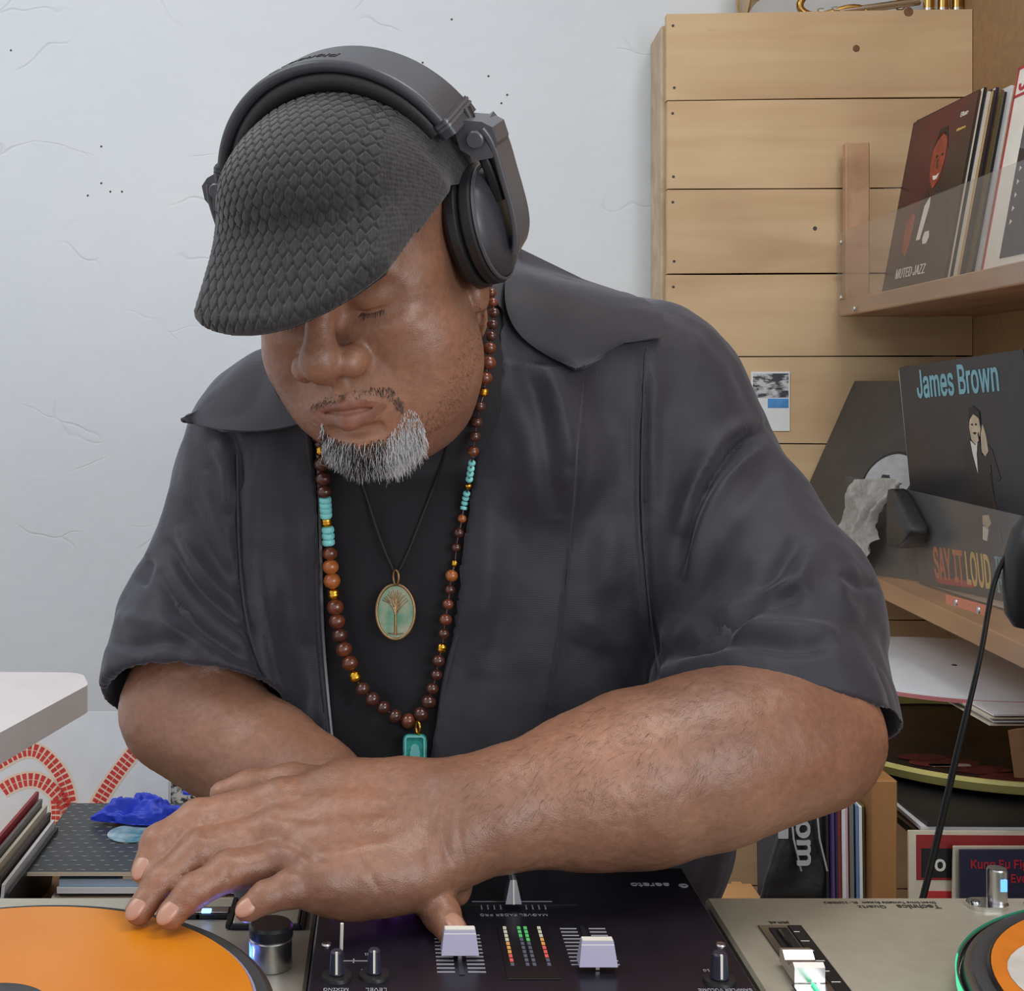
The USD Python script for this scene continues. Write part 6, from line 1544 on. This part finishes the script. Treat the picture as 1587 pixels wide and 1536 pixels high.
# brand lettering on the outer face, read from behind
word, a0 = "Pioneer Dj", math.radians(76); pos = 0.0
for ch in word:
    if ch == " ": pos += .0035; continue
    m = meshkit.text_mesh(ch, .0088, .0005); wch = m.bounds[1][0] - m.bounds[0][0]
    a = a0 + pos / .1005; o = arc(a) + .0041 * unit([math.cos(a), .06, math.sin(a)])
    tdir = np.array([-math.sin(a), 0, math.cos(a)]); upv = unit([math.cos(a), .06, math.sin(a)])
    ey = unit(np.cross(upv, tdir)); ey = ey if ey[1] > 0 else -ey
    hp.part("lettering", headmesh(xf(m, tdir, ey, upv, o + ey * .004)), M["phone_text"], False); pos += wch + .0016
for s in (1, -1):
    a = math.radians(24) if s > 0 else math.radians(156); c = arc(a); up_ = np.array([math.cos(a), .05, math.sin(a)])
    av_ = [arc(x) for x in (np.linspace(a + s * .05, a - s * .07, 6))]
    hp.part("end_block", headmesh(sweep(np.array(av_), rr(.0500, .0125, .004), np.tile(up_, (6, 1)))), M["phone_shell"], 35)
    for q in (-.012, .018): hp.part("block_groove", headmesh(sweep(np.array([arc(a + s * (q + z_)) + up_ * .0004 for z_ in (0, .010, .018)]), rr(.0508, .0131, .004), np.tile(up_, (3, 1)))), M["phone_metal"], 35)
    # hinge block with its bolt
    hb = trimesh.convex.convex_hull(np.array([[s * x, y, z] for y in (-.013, .013) for x, z in ((.0895, .0990), (.0935, .1030), (.1020, .0985), (.1100, .0985), (.1165, .0935), (.1175, .0830), (.1120, .0735), (.1010, .0735), (.0905, .0830))]))
    hp.part("hinge", headmesh(hb), M["phone_metal"], 30)
    hp.part("hinge_bolt", headmesh(lathe([(0, .0), (.0062, 0), (.0062, .004), (.0052, .005), (0, .005)], 28, (s * .1035, .0125, .0880), (0, 1, 0))), M["phone_metal"], 30)
    hp.part("slider", headmesh(tube([[s * .0955, 0, .108], [s * .0985, 0, .094]], .0045, 12)), M["phone_black"], 40)
    # yoke arm
    yp = smooth_path([(s * .1085, 0, .0965), (s * .1125, -.002, .0850), (s * .1140, -.004, .0640), (s * .1145, -.006, .0400), (s * .1130, -.007, .0180), (s * .1085, -.008, .0060)], 30)
    hp.part("yoke", headmesh(sweep(yp, rr(.0320, .0050, .002), np.tile([s, 0, .25], (30, 1)))), M["phone_metal"], 35)
    yb = smooth_path([(s * .1030, 0, .0760), (s * .1045, 0, .0690), (s * .1055, -.002, .0560), (s * .1060, -.004, .0430)], 16)
    hp.part("inner_yoke", headmesh(sweep(yb, rr(.0200, .0080, .003), np.tile([s, 0, .3], (16, 1)))), M["phone_black"], 35)
    axd = unit([s * 1.0, -.05, .04]); o = np.array([s * .0725, -.004, .0255]); sq = lambda q: [(r_, z_ * .86) for r_, z_ in q]
    hp.part("ear_pad", headmesh(lathe(sq([(.018, .000), (.032, -.002), (.0415, .001), (.0445, .006), (.0440, .0115), (.0405, .0145), (.018, .0145), (.018, .000)]), 56, o, axd)), M["phone_pad"], 40)
    hp.part("ear_cup", headmesh(lathe(sq([(.0, .0150), (.0415, .0150), (.0430, .0170), (.0430, .0235), (.0405, .0255), (0, .0255)]), 56, o, axd)), M["phone_black"], 30)
    hp.part("cup_ring", headmesh(lathe(sq([(.0405, .0256), (.0415, .0262), (.0412, .0280), (.0395, .0286), (.0395, .0256)]), 56, o, axd)), M["phone_metal"], 30)
    hp.part("cup_cover", headmesh(lathe(sq([(0, .0258), (.0394, .0258), (.0385, .0285), (.0350, .0325), (.0290, .0355), (.0200, .0375), (.0100, .0382), (0, .0383)]), 56, o, axd)), M["phone_shell"], 35)

# necklaces -----------------------------------------------------------------------------
BK = 1.14
mk("bead_wood", srgb(104, 54, 34), .22, var=.25, scale=120, spec=.6, coat=.3); mk("bead_dark", srgb(76, 42, 34), .2, var=.2, scale=120, spec=.6, coat=.3); mk("bead_amber", srgb(160, 90, 44), .25, var=.2, scale=120, coat=.3)
mk("bead_gold", srgb(224, 168, 60), .25, 1.0); mk("bead_turquoise", srgb(126, 206, 206), .4, var=.1, scale=150)
zb = lambda x, y: (450 + x * .3777, 640 + y * .3777)
beads = [(zb(112, 98), 8.5, "d"), (zb(120, 128), 7, "d"), (zb(125, 155), 7.5, "g"), (zb(130, 210), 11, "d"), (zb(134, 270), 10.5, "d"), (zb(139, 323), 10, "d"),
    *[(zb(143 + .05 * (y - 358), y), 8.6, "t") for y in (358, 378, 398, 419)], (zb(149, 447), 8, "g"), *[(zb(154 + .05 * (y - 480), y), 8.8, "t") for y in (480, 505, 531)],
    (zb(163, 577), 10, "w"), (zb(165, 632), 11, "a"), (zb(171, 689), 11.5, "a"), (zb(178, 742), 8.5, "g"), (zb(185, 797), 11.5, "w"), (zb(192, 855), 11, "w"), (zb(203, 912), 10.5, "d"), (zb(220, 970), 11, "w"), (zb(245, 1027), 11, "w"), (zb(266, 1082), 8.5, "g"),
    (zb(297, 1133), 9.5, "d"), (zb(338, 1175), 10, "d"), (zb(382, 1210), 9.5, "d"), (zb(430, 1245), 9.5, "d"), (zb(485, 1266), 10.5, "w"), (zb(537, 1237), 10.5, "d"), (zb(568, 1186), 10, "d"), (zb(583, 1132), 8.5, "d"), (zb(600, 1075), 8, "d"), (zb(608, 1017), 8.5, "d"), (zb(622, 965), 7, "g"),
    (zb(630, 905), 7.5, "d"), (zb(637, 848), 8.5, "w"), (zb(647, 785), 7.5, "w"), (zb(655, 725), 7, "d"), (zb(662, 668), 8.5, "a"), (zb(675, 617), 5, "g"), (zb(682, 552), 6.5, "d"), (zb(692, 492), 7, "d"), (zb(705, 434), 6, "a"),
    *[(zb(712 + .2 * (388 - y), y), 5, "t") for y in (390, 370, 350, 331)], (zb(731, 300), 5, "g"), *[(zb(735 + .15 * (268 - y), y), 5.2, "t") for y in (272, 250, 229, 206)],
    (zb(750, 158), 8, "w"), (zb(757, 97), 8, "d"), (zb(765, 38), 8, "d"), ((744, 630), 7.5, "d"), ((750, 608), 6.5, "g"), ((752, 586), 10, "w"), ((757, 562), 10.5, "w"), ((759, 540), 9, "w"), ((761, 521), 7.5, "d"), ((763, 503), 7.5, "d"), ((765, 485), 7.5, "d"), ((763, 469), 7, "w"), ((761, 454), 7, "w"), ((757, 440), 6, "w")]
ds = []
for (u, v_), r, k in beads:
    q = [x for x in (hit(O, u, v_), hit(T_, u, v_)) if x is not None]; ds.append(min(q) if q else np.nan)
ds = np.array(ds); idx = np.arange(len(ds)); okd = ~np.isnan(ds); ds = np.interp(idx, idx[okd], ds[okd])
dsm = ndimage.gaussian_filter1d(ndimage.minimum_filter1d(ds, 7, mode="nearest"), 2.0, mode="nearest")
nk = Thing("bead_necklace", "long necklace of brown wooden, turquoise and gold beads with a turquoise pendant", "necklace", P(640, 900, 1.08))
kinds = dict(d="bead_dark", w="bead_wood", a="bead_amber", g="bead_gold", t="bead_turquoise"); bpos = []
for ((u, v_), r, k), d in zip(beads, dsm):
    R_ = BK * r * d / FP; bpos.append(P(u, v_, d - R_ - (.002 if v_ > 640 or u < 600 else .006)))
bpos = np.array(bpos); bt = unit2(np.gradient(bpos, axis=0))
for (uvb, r, k), c, t_ in zip(beads, bpos, bt):
    R_ = BK * r * c[1] / FP
    if k == "t": m = lathe([(R_ * .2, -R_ * .52), (R_ * .8, -R_ * .52), (R_, -R_ * .25), (R_, R_ * .25), (R_ * .8, R_ * .52), (R_ * .2, R_ * .52), (R_ * .2, -R_ * .52)], 20, c, t_)
    elif k == "g": m = lathe([(R_ * .4, -R_ * .95), (R_ * .8, -R_ * .7), (R_, -R_ * .35), (R_ * .88, -R_ * .12), (R_, R_ * .1), (R_ * .95, R_ * .45), (R_ * .75, R_ * .8), (R_ * .4, R_ * .95)], 16, c, t_)
    else: m = lathe([(R_ * math.sin(a) * 1.0 + .0002, -R_ * .94 * math.cos(a)) for a in np.linspace(.12, math.pi - .12, 12)], 20, c, t_)
    nk.part("bead", m, M[kinds[k]], 60)
nk.part("string", tube(smooth_path(bpos, 240), .0007, 6), M["bead_dark"], True)
mk("pendant_teal", srgb(64, 178, 166), .25, color2=srgb(30, 128, 120), scale=120, coat=.3)
pu, pv_, pdp = 643, 1166, surf(643, 1166, 1.06) - .010
def face_on(mesh, u, v_, d, tilt=0.0):
    """Stands a flat mesh (xy plane, z towards the viewer) at the pixel."""
    return xf(mesh, (1, 0, 0), (0, math.sin(tilt), math.cos(tilt)), (0, -math.cos(tilt), math.sin(tilt)), P(u, v_, d))
w_, h_ = 37 * pdp / FP, 57 * pdp / FP
st = rrect(w_, h_, .0042, 3); stone = extrude(st, .006); nk.part("pendant", face_on(stone, pu, pv_, pdp), M["pendant_teal"], 20, label="carved turquoise pendant")
fr_ = st.buffer(-.0012).difference(st.buffer(-.0028)); nk.part("pendant_relief", face_on(extrude(fr_, .0012), pu, pv_, pdp - .006), M["bead_turquoise"], 20)
fg = sg.Point(0, .0030).buffer(.0030).union(sg.box(-.0036, -.0075, .0036, .0010)).buffer(.0004); nk.part("pendant_relief", face_on(extrude(fg, .0015), pu, pv_, pdp - .006), M["bead_turquoise"], 20, label="small carved figure")
nk.part("bail", tube([P(648, 1128, pdp - .004) + .0042 * np.array([.35 * math.cos(a), -.9 * math.cos(a), 1.2 * math.sin(a)]) for a in np.linspace(0, 2 * np.pi, 29)[:-1]], .0010, 8, closed=True), M["bead_gold"], True)
# oval tree pendant on a black cord
mk("cord_black", (.012, .012, .013), .7); mk("bronze", srgb(146, 118, 84), .35, .8, var=.15, scale=200); mk("tree_face", srgb(150, 152, 128), .4, .3, color2=srgb(84, 130, 104), scale=70)
pd_ = Thing("pendant_necklace", "oval bronze pendant with a tree relief on a thin black cord", "necklace", P(613, 948, 1.06))
pdp = surf(613, 948, 1.07) - .006
a_, b_ = 31 * pdp / FP, 44 * pdp / FP
ov = lambda k: sg.Polygon([(a_ * k * math.cos(t), b_ * k * math.sin(t)) for t in np.linspace(0, 2 * np.pi, 49)[:-1]])
T0 = .10
pd_.part("medallion", face_on(extrude(ov(.93), .0020), 613, 948, pdp, T0), M["tree_face"], 20)
pd_.part("rim", face_on(tube([(a_ * .95 * math.cos(t), b_ * .95 * math.sin(t), .0014) for t in np.linspace(0, 2 * np.pi, 49)[:-1]], .0014, 8, closed=True), 613, 948, pdp, T0), M["bronze"], True)
rng = np.random.default_rng(4); br = [tube([(0, -b_ * .8, .0022), (0, -b_ * .1, .0024)], [.0013, .0009], 6)]
for k in range(15):
    th = math.pi / 2 + (k - 7) * .145; L_ = min(.92, .80 + .1 * rng.uniform()); x0 = (0, -b_ * .15 + b_ * .1 * (k % 3), .0023)
    e_ = (a_ * .86 * math.cos(th) * L_, b_ * .86 * math.sin(th) * L_, .0022); mdl = ((x0[0] + e_[0]) * .36, (x0[1] + e_[1]) * .55, .0025)
    br.append(tube(smooth_path([x0, mdl, e_], 8), np.linspace(.0006, .0003, 8), 5))
for s in (-1, 1): br.append(tube([(0, -b_ * .78, .0022), (s * a_ * .4, -b_ * .74, .0022)], [.0007, .0004], 5))
pd_.part("tree_relief", face_on(trimesh.util.concatenate(br), 613, 948, pdp, T0), M["bronze"], True, label="raised bronze tree")
pd_.part("bail", tube([P(614, 895, pdp - .003) + .0048 * np.array([.45 * math.cos(a), -.6 * math.cos(a), 1.25 * math.sin(a)]) for a in np.linspace(0, 2 * np.pi, 29)[:-1]], .0011, 8, closed=True), M["bronze"], True)
for path in ([(540, 700), (556, 738), (566, 764), (584, 820), (600, 862), (612, 888)], [(706, 640), (694, 690), (676, 745), (650, 812), (630, 862), (617, 888)]):
    pd_.part("cord", tube(line_on(path, 50, .0022), .0011, 6), M["cord_black"], True)
cb = line_on([(492, 652), (494, 740), (497, 860), (500, 980), (506, 1060), (513, 1135), (522, 1200)], 70, .0045)
single("headphone_cable", tube(cb, .0017, 8), M["cable_grey"], "thin grey headphone cable hanging down the open shirt edge left of the beads", "cable", smooth=True)
